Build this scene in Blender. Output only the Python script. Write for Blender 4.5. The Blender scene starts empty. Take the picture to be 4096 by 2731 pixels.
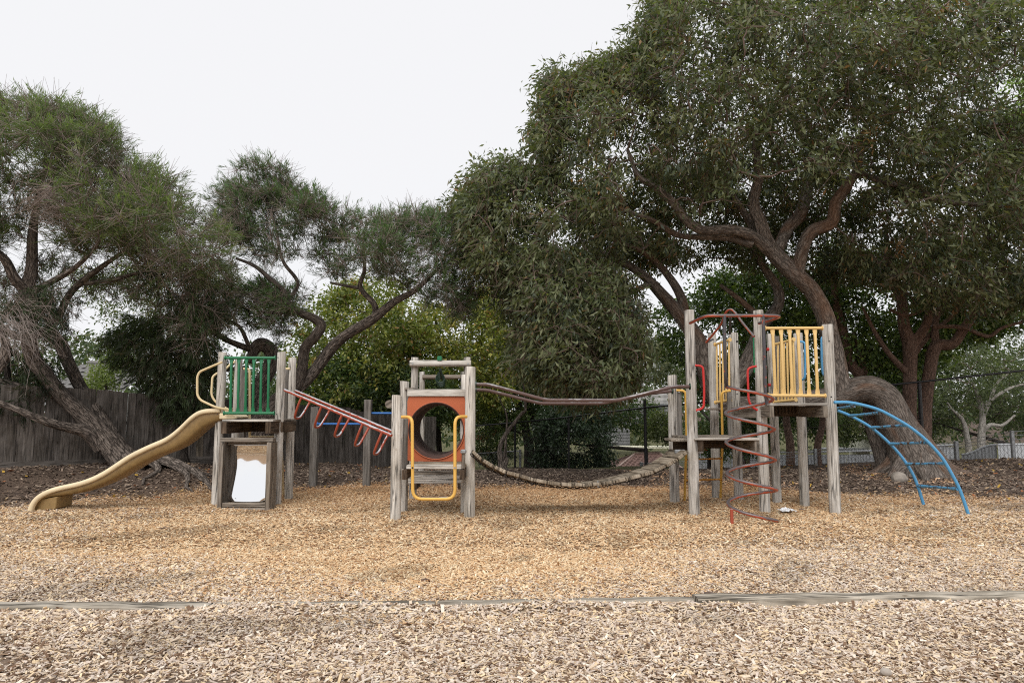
import bpy, math, random
import numpy as np
from mathutils import Vector, Matrix

rng = np.random.default_rng(11)
random.seed(11)
SC = bpy.context.scene
COL = SC.collection

# ------------------------------------------------------------------ camera, sky, sun, exposure
FOC = 4096 * 24 / 36.0          # 24 mm lens on a 36 mm wide frame, in photograph pixels
EYE = 1.6
PITCH = math.atan((1637 - 1365.5) / FOC)
cam_data = bpy.data.cameras.new("camera")
cam = bpy.data.objects.new("camera", cam_data)
COL.objects.link(cam)
cam.location = (0, 0, EYE)
cam.rotation_euler = (math.radians(90) + PITCH, 0, 0)
cam_data.lens = 24
cam_data.sensor_width = 36
cam_data.clip_start = 0.05
cam_data.clip_end = 2000
SC.camera = cam

SUN_EL, SUN_AZ = math.radians(48), math.radians(196)   # azimuth measured clockwise from +Y
world = bpy.data.worlds.new("World")
SC.world = world
world.use_nodes = True
wn = world.node_tree
wn.nodes.clear()
sky = wn.nodes.new("ShaderNodeTexSky")
sky.sky_type = 'NISHITA'
sky.sun_disc = False
sky.sun_elevation = SUN_EL
sky.sun_rotation = SUN_AZ
cloud = wn.nodes.new("ShaderNodeMix")
cloud.data_type = 'RGBA'
cloud.inputs[0].default_value = 0.97                    # closed, even cloud deck over the clear sky
cloud.inputs[7].default_value = (5.95, 5.95, 6.06, 1)
bg = wn.nodes.new("ShaderNodeBackground")
bg.inputs[1].default_value = 0.1
wo = wn.nodes.new("ShaderNodeOutputWorld")
wn.links.new(sky.outputs[0], cloud.inputs[6])
wn.links.new(cloud.outputs[2], bg.inputs[0])
wn.links.new(bg.outputs[0], wo.inputs[0])

sun_data = bpy.data.lights.new("sun", 'SUN')
sun_data.energy = 1.5
sun_data.angle = math.radians(50)
sun_data.color = (1.0, 0.965, 0.91)
sun = bpy.data.objects.new("sun", sun_data)
COL.objects.link(sun)
sd = Vector((math.sin(SUN_AZ) * math.cos(SUN_EL), math.cos(SUN_AZ) * math.cos(SUN_EL), math.sin(SUN_EL)))
sun.rotation_euler = sd.to_track_quat('Z', 'Y').to_euler()
sun.location = (-6, -10, 25)

SC.view_settings.view_transform = 'Standard'
SC.view_settings.look = 'None'
SC.view_settings.exposure = 0.65
SC.view_settings.gamma = 1.0
SC.view_settings.use_curve_mapping = False
SC.render.engine = 'CYCLES'
SC.cycles.max_bounces = 6
SC.cycles.diffuse_bounces = 3
SC.cycles.glossy_bounces = 3
SC.cycles.transmission_bounces = 3
SC.cycles.caustics_reflective = False
SC.cycles.caustics_refractive = False
SC.cycles.sample_clamp_indirect = 6
SC.cycles.use_denoising = False
SC.cycles.filter_width = 1.1
SC.render.resolution_x = 1024
SC.render.resolution_y = 682

CP, SP = math.cos(PITCH), math.sin(PITCH)


def P(u, v, y):
    """survey helper: the point at distance y in front of the tripod seen at (u, v) of the 4096 px photograph"""
    a, b = (u - 2048) / FOC, -(v - 1365.5) / FOC
    t = y / (CP - b * SP)
    return Vector((a * t, y, EYE + (SP + b * CP) * t))


def gdepth(v, z=0.0):
    b = -(v - 1365.5) / FOC
    return (z - EYE) / (SP + b * CP) * (CP - b * SP)


# ------------------------------------------------------------------ materials
MATS = {}


def new_mat(name):
    m = bpy.data.materials.new(name)
    m.use_nodes = True
    nt = m.node_tree
    nt.nodes.clear()
    out = nt.nodes.new("ShaderNodeOutputMaterial")
    b = nt.nodes.new("ShaderNodeBsdfPrincipled")
    nt.links.new(b.outputs[0], out.inputs[0])
    MATS[name] = m
    return m, nt, b, out


def N(nt, kind, **kw):
    n = nt.nodes.new(kind)
    for k, v in kw.items():
        setattr(n, k, v)
    return n


def ramp(nt, fac, stops, interp='LINEAR'):
    r = nt.nodes.new("ShaderNodeValToRGB")
    r.color_ramp.interpolation = interp
    e = r.color_ramp.elements
    e[0].position, e[0].color = stops[0][0], (*stops[0][1], 1)
    e[1].position, e[1].color = stops[-1][0], (*stops[-1][1], 1)
    for p, c in stops[1:-1]:
        q = e.new(p)
        q.color = (*c, 1)
    nt.links.new(fac, r.inputs[0])
    return r.outputs[0]


def mixc(nt, fac, a, b, mode='MIX'):
    m = nt.nodes.new("ShaderNodeMix")
    m.data_type = 'RGBA'
    m.blend_type = mode
    for sock, val in ((m.inputs[0], fac), (m.inputs[6], a), (m.inputs[7], b)):
        if isinstance(val, (int, float)):
            sock.default_value = val
        elif isinstance(val, tuple):
            sock.default_value = (*val, 1)
        else:
            nt.links.new(val, sock)
    return m.outputs[2]


def math_n(nt, op, a, b=None):
    m = nt.nodes.new("ShaderNodeMath")
    m.operation = op
    for i, val in enumerate((a, b)):
        if val is None:
            continue
        if isinstance(val, (int, float)):
            m.inputs[i].default_value = val
        else:
            nt.links.new(val, m.inputs[i])
    return m.outputs[0]


def uv_vec(nt, scale, rand=True):
    tc = nt.nodes.new("ShaderNodeTexCoord")
    mp = nt.nodes.new("ShaderNodeMapping")
    mp.inputs['Scale'].default_value = scale
    nt.links.new(tc.outputs['UV'], mp.inputs[0])
    if rand:
        oi = nt.nodes.new("ShaderNodeObjectInfo")
        cx = nt.nodes.new("ShaderNodeCombineXYZ")
        nt.links.new(math_n(nt, 'MULTIPLY', oi.outputs['Random'], 37.0), cx.inputs[2])
        nt.links.new(math_n(nt, 'MULTIPLY', oi.outputs['Random'], 91.0), cx.inputs[0])
        va = nt.nodes.new("ShaderNodeVectorMath")
        va.operation = 'ADD'
        nt.links.new(mp.outputs[0], va.inputs[0])
        nt.links.new(cx.outputs[0], va.inputs[1])
        return va.outputs[0]
    return mp.outputs[0]


def noise(nt, vec, scale, detail=4, rough=0.55, dist=0.0):
    n = nt.nodes.new("ShaderNodeTexNoise")
    n.inputs['Scale'].default_value = scale
    n.inputs['Detail'].default_value = detail
    n.inputs['Roughness'].default_value = rough
    n.inputs['Distortion'].default_value = dist
    if vec is not None:
        nt.links.new(vec, n.inputs['Vector'])
    return n.outputs[0]


def bump(nt, b, h, strength=0.5, dist=0.01):
    n = nt.nodes.new("ShaderNodeBump")
    n.inputs['Strength'].default_value = strength
    n.inputs['Distance'].default_value = dist
    nt.links.new(h, n.inputs['Height'])
    nt.links.new(n.outputs[0], b.inputs['Normal'])


def wood_mat(name, dark, mid, light, crack=0.6, stain=0.5, rough=0.85):
    m, nt, b, out = new_mat(name)
    v1 = uv_vec(nt, (34, 2.2, 1))
    g = noise(nt, v1, 1.0, 6, 0.62, 0.6)
    c = ramp(nt, g, [(0.3, dark), (0.5, mid), (0.72, light)])
    v2 = uv_vec(nt, (2.0, 1.1, 1))
    s = noise(nt, v2, 1.6, 4, 0.6, 0.3)
    st = ramp(nt, s, [(0.36, tuple(x * (1 - stain * 0.6) for x in (1, 0.97, 0.92))), (0.6, (1, 1, 1))])
    c = mixc(nt, 1.0, c, st, 'MULTIPLY')
    v3 = uv_vec(nt, (13, 0.55, 1))
    k = noise(nt, v3, 1.0, 2, 0.5, 0.25)
    k2 = math_n(nt, 'ABSOLUTE', math_n(nt, 'SUBTRACT', k, 0.5))
    cr = ramp(nt, k2, [(0.0, (1 - crack,) * 3), (0.007, (1 - crack * 0.8,) * 3), (0.03, (1, 1, 1))])
    c = mixc(nt, 1.0, c, cr, 'MULTIPLY')
    # knots
    vo = nt.nodes.new("ShaderNodeTexVoronoi")
    vo.inputs['Scale'].default_value = 1.0
    nt.links.new(uv_vec(nt, (5.5, 2.4, 1)), vo.inputs['Vector'])
    kn = ramp(nt, vo.outputs['Distance'], [(0.03, (0.42, 0.34, 0.26)), (0.085, (1, 1, 1))])
    c = mixc(nt, 0.8, c, kn, 'MULTIPLY')
    oi = nt.nodes.new("ShaderNodeObjectInfo")
    va = ramp(nt, oi.outputs['Random'], [(0, (0.84, 0.83, 0.82)), (1, (1.08, 1.06, 1.03))])
    c = mixc(nt, 1.0, c, va, 'MULTIPLY')
    nt.links.new(c, b.inputs['Base Color'])
    b.inputs['Roughness'].default_value = rough
    b.inputs['Specular IOR Level'].default_value = 0.2
    h = math_n(nt, 'ADD', math_n(nt, 'MULTIPLY', g, 0.5), cr)
    bump(nt, b, h, 0.5, 0.006)
    return m


WOOD = wood_mat("weathered_post_wood", (0.33, 0.31, 0.285), (0.60, 0.575, 0.54), (0.80, 0.78, 0.745), 0.78, 0.45)
WOODD = wood_mat("weathered_board_wood", (0.14, 0.115, 0.095), (0.27, 0.235, 0.2), (0.41, 0.37, 0.32), 0.7)
WOODB = wood_mat("bridge_plank_wood", (0.16, 0.125, 0.09), (0.34, 0.285, 0.22), (0.5, 0.44, 0.36), 0.8, 0.7)
WOODG = wood_mat("grey_square_timber", (0.13, 0.12, 0.11), (0.22, 0.205, 0.19), (0.33, 0.31, 0.29), 0.5)
WOODS = wood_mat("stained_dark_wood", (0.05, 0.035, 0.025), (0.12, 0.085, 0.06), (0.25, 0.19, 0.14), 0.6, 0.9)
PALING = wood_mat("old_paling_wood", (0.075, 0.067, 0.06), (0.145, 0.13, 0.12), (0.24, 0.22, 0.205), 0.6, 0.8)
PALINGL = wood_mat("newer_paling_wood", (0.10, 0.08, 0.06), (0.19, 0.16, 0.125), (0.27, 0.23, 0.19), 0.6, 0.6)
SLEEPER = wood_mat("sleeper_wood", (0.20, 0.18, 0.15), (0.44, 0.40, 0.34), (0.64, 0.59, 0.51), 0.85, 0.8)


def paint_mat(name, col, wear=(0.25, 0.25, 0.25), amount=0.35, top=0.0, rough=0.38, scale=9.0, metal=0.0, sheen=None):
    """painted steel; amount = how much of the paint is gone, top = extra wear where hands and feet rub (upper side)"""
    m, nt, b, out = new_mat(name)
    geo = nt.nodes.new("ShaderNodeNewGeometry")
    tc = nt.nodes.new("ShaderNodeTexCoord")
    n1 = noise(nt, tc.outputs['Object'], scale, 6, 0.65)
    n2 = noise(nt, tc.outputs['Object'], scale * 0.3, 3, 0.5)
    w = math_n(nt, 'ADD', math_n(nt, 'MULTIPLY', n1, 0.6), math_n(nt, 'MULTIPLY', n2, 0.4))
    if top:
        sx = nt.nodes.new("ShaderNodeSeparateXYZ")
        nt.links.new(geo.outputs['Normal'], sx.inputs[0])
        w = math_n(nt, 'ADD', w, math_n(nt, 'MULTIPLY', sx.outputs[2], top))
    t = 1 - amount
    mask = ramp(nt, w, [(max(0, t * 0.62 + 0.19), (0, 0, 0)), (min(1, t * 0.62 + 0.215), (1, 1, 1))])
    base = mixc(nt, math_n(nt, 'MULTIPLY', n2, 0.5), col, tuple(x * 0.72 for x in col))
    c = mixc(nt, mask, base, wear)
    nt.links.new(c, b.inputs['Base Color'])
    b.inputs['Roughness'].default_value = rough
    if metal:
        mm = math_n(nt, 'MULTIPLY', mask, metal)
        nt.links.new(mm, b.inputs['Metallic'])
    bump(nt, b, mask, 0.3, 0.002)
    return m


RED = paint_mat("worn_orange_red_paint", (0.38, 0.075, 0.04), (0.50, 0.50, 0.53), 0.27, 0.30, 0.4, 10, 0.25)
REDS = paint_mat("spiral_worn_red_paint", (0.46, 0.09, 0.045), (0.15, 0.125, 0.125), 0.53, 0.26, 0.36, 9, 0.35)
REDD = paint_mat("mottled_red_on_dark_steel", (0.33, 0.08, 0.05), (0.075, 0.072, 0.08), 0.66, 0.0, 0.5, 16, 0.2)
REDH = paint_mat("bright_red_paint", (0.55, 0.025, 0.02), (0.2, 0.05, 0.04), 0.1)
GREEN = paint_mat("green_paint", (0.012, 0.17, 0.07), (0.3, 0.33, 0.3), 0.12, 0.0, 0.35)
GREEND = paint_mat("dark_green_paint", (0.018, 0.05, 0.032), (0.09, 0.09, 0.08), 0.3)
YELLOW = paint_mat("yellow_paint", (0.78, 0.46, 0.10), (0.4, 0.2, 0.05), 0.12, 0.0, 0.4)
YELLOWP = paint_mat("faded_yellow_paint", (0.80, 0.55, 0.22), (0.45, 0.33, 0.15), 0.14, 0.0, 0.45)
ORANGE = paint_mat("deep_yellow_paint", (0.62, 0.27, 0.03), (0.16, 0.12, 0.08), 0.3, 0.10, 0.4)
CREAM = paint_mat("cream_paint", (0.72, 0.58, 0.34), (0.5, 0.36, 0.2), 0.16, 0.0, 0.45)
BLUE = paint_mat("sky_blue_paint", (0.10, 0.35, 0.62), (0.07, 0.05, 0.045), 0.26, 0.0, 0.4, 14)
BLUEW = paint_mat("worn_blue_rung_paint", (0.12, 0.36, 0.60), (0.085, 0.062, 0.055), 0.46, 0.0, 0.45, 16)
BLUED = paint_mat("royal_blue_paint", (0.02, 0.16, 0.52), (0.1, 0.1, 0.12), 0.1)
BROWNT = paint_mat("brown_powder_coat", (0.115, 0.07, 0.062), (0.30, 0.28, 0.28), 0.33, 0.16, 0.3, 6, 0.4)
ORANGEP = paint_mat("faded_orange_panel", (0.50, 0.125, 0.045), (0.42, 0.24, 0.18), 0.18, 0.0, 0.55, 5)
BLACKM = paint_mat("black_steel", (0.012, 0.012, 0.014), (0.05, 0.05, 0.05), 0.2, 0.0, 0.4)


def flat_mat(name, col, rough=0.7, metal=0.0, var=0.25, scale=6.0, bstr=0.2):
    m, nt, b, out = new_mat(name)
    tc = nt.nodes.new("ShaderNodeTexCoord")
    n = noise(nt, tc.outputs['Object'], scale, 5, 0.6)
    c = ramp(nt, n, [(0.3, tuple(x * (1 - var) for x in col)), (0.7, tuple(min(1, x * (1 + var)) for x in col))])
    nt.links.new(c, b.inputs['Base Color'])
    b.inputs['Roughness'].default_value = rough
    b.inputs['Metallic'].default_value = metal
    bump(nt, b, n, bstr, 0.004)
    return m


GALV = flat_mat("galvanised_steel", (0.36, 0.37, 0.38), 0.45, 0.7, 0.2, 20)
WIRE = flat_mat("rusty_wire", (0.09, 0.075, 0.065), 0.6, 0.3)
SLIDE_OUT = flat_mat("slide_shell_ochre", (0.27, 0.175, 0.07), 0.42, 0.0, 0.16, 14, 0.35)
SLIDE_LIP = flat_mat("slide_cream_gelcoat", (0.74, 0.61, 0.40), 0.4, 0.0, 0.08, 5, 0.1)
TUNNEL = flat_mat("tunnel_brown_plastic", (0.085, 0.045, 0.036), 0.85, 0.0, 0.25, 9)
CORR = flat_mat("white_corrugated_steel", (0.70, 0.72, 0.74), 0.45, 0.1, 0.06)
CORRG = flat_mat("grey_corrugated_steel", (0.30, 0.31, 0.32), 0.45, 0.1, 0.06)
CREAMW = flat_mat("cream_render_wall", (0.72, 0.71, 0.56), 0.8)
BRICKW = flat_mat("pale_building_wall", (0.5, 0.5, 0.48), 0.8)
BOARD = flat_mat("grey_weatherboard", (0.17, 0.17, 0.175), 0.75, 0, 0.3)
BOARDL = flat_mat("pale_weatherboard", (0.42, 0.41, 0.4), 0.75, 0, 0.2)
TILEG = flat_mat("grey_roof_tile", (0.16, 0.155, 0.15), 0.8, 0, 0.35)
TILER = flat_mat("brown_red_roof_tile", (0.16, 0.095, 0.08), 0.8, 0, 0.3)
TILERL = flat_mat("pale_ridge_tile", (0.32, 0.24, 0.21), 0.8, 0, 0.2)
PLASTIC = flat_mat("crumpled_clear_plastic", (0.75, 0.76, 0.78), 0.25, 0, 0.1)
STONE = flat_mat("pale_stone", (0.33, 0.29, 0.25), 0.85, 0, 0.35)
GRASS = flat_mat("short_grass", (0.13, 0.17, 0.05), 0.8, 0, 0.5)

mm, nt, b, out = new_mat("polished_steel_mirror")
b.inputs['Base Color'].default_value = (0.93, 0.94, 0.95, 1)
b.inputs['Metallic'].default_value = 1.0
b.inputs['Roughness'].default_value = 0.045
MIRROR = mm


def bark_mat(name, dark, mid, light, patch=None, furrow=0.6, sc=1.0):
    m, nt, b, out = new_mat(name)
    v = uv_vec(nt, (9 * sc, 3.2 * sc, 1))
    n = noise(nt, v, 2.2, 8, 0.68, 0.7)
    vo = nt.nodes.new("ShaderNodeTexVoronoi")
    vo.feature = 'DISTANCE_TO_EDGE'
    vo.inputs['Scale'].default_value = 1.6
    vm = nt.nodes.new("ShaderNodeVectorMath")
    vm.operation = 'ADD'
    nt.links.new(uv_vec(nt, (11 * sc, 3.0 * sc, 1)), vm.inputs[0])
    cx = nt.nodes.new("ShaderNodeCombineXYZ")
    nt.links.new(math_n(nt, 'MULTIPLY', n, 1.6), cx.inputs[0])
    nt.links.new(math_n(nt, 'MULTIPLY', n, 0.9), cx.inputs[1])
    nt.links.new(cx.outputs[0], vm.inputs[1])
    nt.links.new(vm.outputs[0], vo.inputs['Vector'])
    f = ramp(nt, vo.outputs['Distance'], [(0.0, (1 - furrow,) * 3), (0.13, (1, 1, 1))])
    c = ramp(nt, n, [(0.32, dark), (0.52, mid), (0.72, light)])
    c = mixc(nt, 1.0, c, f, 'MULTIPLY')
    if patch:
        pn = noise(nt, uv_vec(nt, (0.9, 0.5, 1)), 1.3, 4, 0.6, 0.4)
        pm = ramp(nt, pn, [(0.53, (0, 0, 0)), (0.66, (1, 1, 1))])
        c = mixc(nt, math_n(nt, 'MULTIPLY', pm, 0.6), c, mixc(nt, n, patch, tuple(x * 0.5 for x in patch)))
    nt.links.new(c, b.inputs['Base Color'])
    b.inputs['Roughness'].default_value = 0.9
    b.inputs['Specular IOR Level'].default_value = 0.15
    bump(nt, b, math_n(nt, 'ADD', math_n(nt, 'MULTIPLY', f, 0.8), n), 0.9, 0.03)
    return m


BARK_GUM = bark_mat("gum_bark", (0.10, 0.083, 0.07), (0.23, 0.195, 0.17), (0.36, 0.315, 0.275), (0.30, 0.165, 0.10), 0.5, 0.8)
BARK_MEL = bark_mat("paperbark_brown", (0.085, 0.068, 0.06), (0.21, 0.175, 0.15), (0.36, 0.305, 0.265), None, 0.7, 0.9)
BARK_RED = bark_mat("reddish_bark", (0.12, 0.075, 0.06), (0.23, 0.15, 0.115), (0.34, 0.23, 0.18), None, 0.35, 1.2)
BARK_DARK = bark_mat("dark_bark", (0.03, 0.025, 0.022), (0.07, 0.058, 0.05), (0.12, 0.1, 0.085), None, 0.5, 1)
BARK_PALE = bark_mat("pale_bark", (0.3, 0.27, 0.24), (0.45, 0.42, 0.38), (0.6, 0.57, 0.53), None, 0.2, 1)
mm, nt, b, out = new_mat("twig_bark")
b.inputs['Base Color'].default_value = (0.15, 0.105, 0.085, 1)
b.inputs['Roughness'].default_value = 0.85
TWIG = mm
mm, nt, b, out = new_mat("light_twigs")
b.inputs['Base Color'].default_value = (0.22, 0.175, 0.15, 1)
b.inputs['Roughness'].default_value = 0.85
TWIGL = mm
mm, nt, b, out = new_mat("grey_dead_twigs")
b.inputs['Base Color'].default_value = (0.30, 0.25, 0.225, 1)
b.inputs['Roughness'].default_value = 0.85
TWIGG = mm


def leaf_mat(name, trans=0.34, rough=0.5, spec=0.35):
    m, nt, b, out = new_mat(name)
    at = nt.nodes.new("ShaderNodeAttribute")
    at.attribute_name = "leafcol"
    nt.links.new(at.outputs['Color'], b.inputs['Base Color'])
    b.inputs['Roughness'].default_value = rough
    b.inputs['Specular IOR Level'].default_value = spec
    tr = nt.nodes.new("ShaderNodeBsdfTranslucent")
    nt.links.new(mixc(nt, 1.0, at.outputs['Color'], (1.25, 1.5, 0.55), 'MULTIPLY'), tr.inputs[0])
    mx = nt.nodes.new("ShaderNodeMixShader")
    mx.inputs[0].default_value = trans
    nt.links.new(b.outputs[0], mx.inputs[1])
    nt.links.new(tr.outputs[0], mx.inputs[2])
    nt.links.new(mx.outputs[0], out.inputs[0])
    return m


LEAF = leaf_mat("leaf")
LEAFG = leaf_mat("glossy_leaf", 0.2, 0.36, 0.5)

# chips: the colour is stored on every chip
mm, nt, b, out = new_mat("wood_chip")
at = N(nt, "ShaderNodeAttribute", attribute_type='INSTANCER')
at.attribute_name = "chipcol"
tc = nt.nodes.new("ShaderNodeTexCoord")
gn = noise(nt, tc.outputs['Object'], 3.0, 3, 0.6)
gr = ramp(nt, gn, [(0.3, (0.78, 0.75, 0.72)), (0.7, (1.08, 1.08, 1.08))])
nt.links.new(mixc(nt, 1.0, at.outputs['Color'], gr, 'MULTIPLY'), b.inputs['Base Color'])
b.inputs['Roughness'].default_value = 0.8
b.inputs['Specular IOR Level'].default_value = 0.2
CHIP = mm


# ------------------------------------------------------------------ object helpers
def tag(o, label=None, cat=None, group=None, kind=None):
    if label: o["label"] = label
    if cat: o["category"] = cat
    if group: o["group"] = group
    if kind: o["kind"] = kind
    return o


def empty(name, loc, label, cat, group=None):
    o = bpy.data.objects.new(name, None)
    COL.objects.link(o)
    o.location = loc
    o.empty_display_size = 0.3
    return tag(o, label, cat, group)


def origin_of(parent):
    off = Vector((0, 0, 0))
    while parent is not None:
        off += parent.location
        parent = parent.parent
    return off


def frames(pts):
    n = len(pts)
    T = []
    for i in range(n):
        a, c = pts[max(0, i - 1)], pts[min(n - 1, i + 1)]
        T.append((c - a).normalized())
    ref = Vector((0, 0, 1)) if abs(T[0].z) < 0.9 else Vector((1, 0, 0))
    U = [(ref - T[0] * ref.dot(T[0])).normalized()]
    for i in range(1, n):
        u = U[-1] - T[i] * U[-1].dot(T[i])
        U.append(u.normalized())
    return T, U


def catmull(pts, sub=6):
    """pts: list of tuples of floats (any length); returns densified list"""
    a = np.array(pts, float)
    if len(a) < 3:
        return [tuple(a[0] + (a[-1] - a[0]) * t) for t in np.linspace(0, 1, sub + 1)]
    ext = np.vstack([2 * a[0] - a[1], a, 2 * a[-1] - a[-2]])
    res = []
    for i in range(1, len(ext) - 2):
        p0, p1, p2, p3 = ext[i - 1], ext[i], ext[i + 1], ext[i + 2]
        for k in range(sub):
            t = k / sub
            res.append(tuple(0.5 * ((2 * p1) + (p2 - p0) * t + (2 * p0 - 5 * p1 + 4 * p2 - p3) * t * t + (3 * p1 - p0 - 3 * p2 + p3) * t ** 3)))
    res.append(tuple(a[-1]))
    return res


def fillet(pts, r, seg=5):
    """round the corners of a bent tube"""
    pts = [Vector(p) for p in pts]
    res = [pts[0]]
    for i in range(1, len(pts) - 1):
        a, b_, c = pts[i - 1], pts[i], pts[i + 1]
        d1, d2 = (a - b_), (c - b_)
        rr = min(r, d1.length * 0.49, d2.length * 0.49)
        p, q = b_ + d1.normalized() * rr, b_ + d2.normalized() * rr
        for k in range(seg + 1):
            t = k / seg
            res.append(p * (1 - t) ** 2 + b_ * 2 * t * (1 - t) + q * t * t)
    res.append(pts[-1])
    return res


class MB:
    def __init__(self):
        self.v, self.f, self.uv = [], [], []

    def quad(self, idx, uvs):
        self.f.append(idx)
        self.uv.extend(uvs)

    def box(self, c, s, rot=None, jit=0.0):
        c = Vector(c)
        hx, hy, hz = s[0] / 2, s[1] / 2, s[2] / 2
        base = len(self.v)
        for x in (-1, 1):
            for y in (-1, 1):
                for z in (-1, 1):
                    p = Vector((x * hx, y * hy, z * hz))
                    if jit:
                        p += Vector((random.uniform(-jit, jit) for _ in range(3)))
                    if rot is not None:
                        p = rot @ p
                    self.v.append(c + p)
        loc = [(x * s[0] / 2, y * s[1] / 2, z * s[2] / 2) for x in (-1, 1) for y in (-1, 1) for z in (-1, 1)]
        la = max(range(3), key=lambda i: s[i])
        for q in ((0, 1, 3, 2), (4, 6, 7, 5), (0, 4, 5, 1), (2, 3, 7, 6), (0, 2, 6, 4), (1, 5, 7, 3)):
            uvs = []
            pts = [loc[i] for i in q]
            fix = [a for a in range(3) if all(abs(p[a] - pts[0][a]) < 1e-9 for p in pts)]
            fa = fix[0] if fix else 0
            rest = [a for a in range(3) if a != fa]
            if la in rest:
                o_ = [a for a in rest if a != la][0]
                uvs = [(p[o_] + fa * 0.37, p[la]) for p in pts]
            else:
                uvs = [(p[rest[0]], p[rest[1]]) for p in pts]
            self.quad([base + i for i in q], uvs)
        return self

    def tube(self, pts, r, sides=10, cap=True, noise_amp=0.0, close=False, twist=0.0, flat=None):
        pts = [Vector(p) for p in pts]
        n = len(pts)
        rs = r if hasattr(r, '__len__') else [r] * n
        T, U = frames(pts)
        base = len(self.v)
        L = 0.0
        Ls = []
        for i in range(n):
            if i:
                L += (pts[i] - pts[i - 1]).length
            Ls.append(L)
            w = T[i].cross(U[i])
            for k in range(sides):
                a = 2 * math.pi * k / sides
                rr = rs[i]
                if noise_amp:
                    rr *= 1 + noise_amp * (math.sin(3 * a + L * 2.1) * 0.5 + math.sin(5 * a - L * 3.7 + 1) * 0.3 + math.sin(2 * a + L * 1.3 + 2) * 0.5)
                fx, fy = (1, 1) if flat is None else flat
                self.v.append(pts[i] + U[i] * math.cos(a) * rr * fx + w * math.sin(a) * rr * fy)
        circ = 2 * math.pi * max(max(rs), 1e-4)
        for i in range(n - 1):
            for k in range(sides):
                k2 = (k + 1) % sides
                self.quad([base + i * sides + k, base + i * sides + k2, base + (i + 1) * sides + k2, base + (i + 1) * sides + k],
                          [(k / sides * circ, Ls[i]), ((k + 1) / sides * circ, Ls[i]), ((k + 1) / sides * circ, Ls[i + 1]), (k / sides * circ, Ls[i + 1])])
        if cap:
            self.quad([base + k for k in range(sides)][::-1], [(0.02 * math.cos(2 * math.pi * k / sides), 0.02 * math.sin(2 * math.pi * k / sides)) for k in range(sides)])
            e = base + (n - 1) * sides
            self.quad([e + k for k in range(sides)], [(0.05 * math.cos(2 * math.pi * k / sides), 0.05 * math.sin(2 * math.pi * k / sides)) for k in range(sides)])
        return self

    def mesh(self, name, off=Vector((0, 0, 0)), mat=None, smooth=False):
        me = bpy.data.meshes.new(name)
        me.from_pydata([tuple(p - off) for p in self.v], [], self.f)
        uvl = me.uv_layers.new(name="UVMap")
        uvl.data.foreach_set("uv", np.array(self.uv, dtype=np.float32).ravel())
        if mat:
            me.materials.append(mat)
        if smooth:
            me.shade_smooth()
            try:
                me.set_sharp_from_angle(angle=math.radians(42))
            except Exception:
                pass
        me.update()
        return me

    def build(self, name, mat, parent=None, smooth=False, label=None, bevel=0.0):
        off = origin_of(parent)
        me = self.mesh(name, off, mat, smooth)
        o = bpy.data.objects.new(name, me)
        COL.objects.link(o)
        if parent is not None:
            o.parent = parent
        if bevel:
            md = o.modifiers.new("bevel", 'BEVEL')
            md.width = bevel
            md.segments = 1
            md.limit_method = 'ANGLE'
        if label:
            o["label"] = label
        return o


def inst(me, name, parent, loc, rot=(0, 0, 0), scale=(1, 1, 1), label=None):
    o = bpy.data.objects.new(name, me)
    COL.objects.link(o)
    if parent is not None:
        o.parent = parent
        o.location = Vector(loc) - origin_of(parent)
    else:
        o.location = loc
    o.rotation_euler = rot
    o.scale = scale
    if label:
        o["label"] = label
    return o


def box(name, mat, parent, c, s, rot=None, bevel=0.005, jit=0.0, label=None):
    return MB().box(c, s, rot, jit).build(name, mat, parent, bevel=bevel, label=label)


def tube(name, mat, parent, pts, r, sides=12, label=None, fil=0.0, flat=None):
    if fil:
        pts = fillet(pts, fil)
    return MB().tube(pts, r, sides, flat=flat).build(name, mat, parent, smooth=True, label=label)


def rot_to(d, up=Vector((0, 0, 1))):
    """matrix whose X axis is d"""
    x = Vector(d).normalized()
    y = up.cross(x).normalized()
    z = x.cross(y)
    return Matrix((x, y, z)).transposed()


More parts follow.
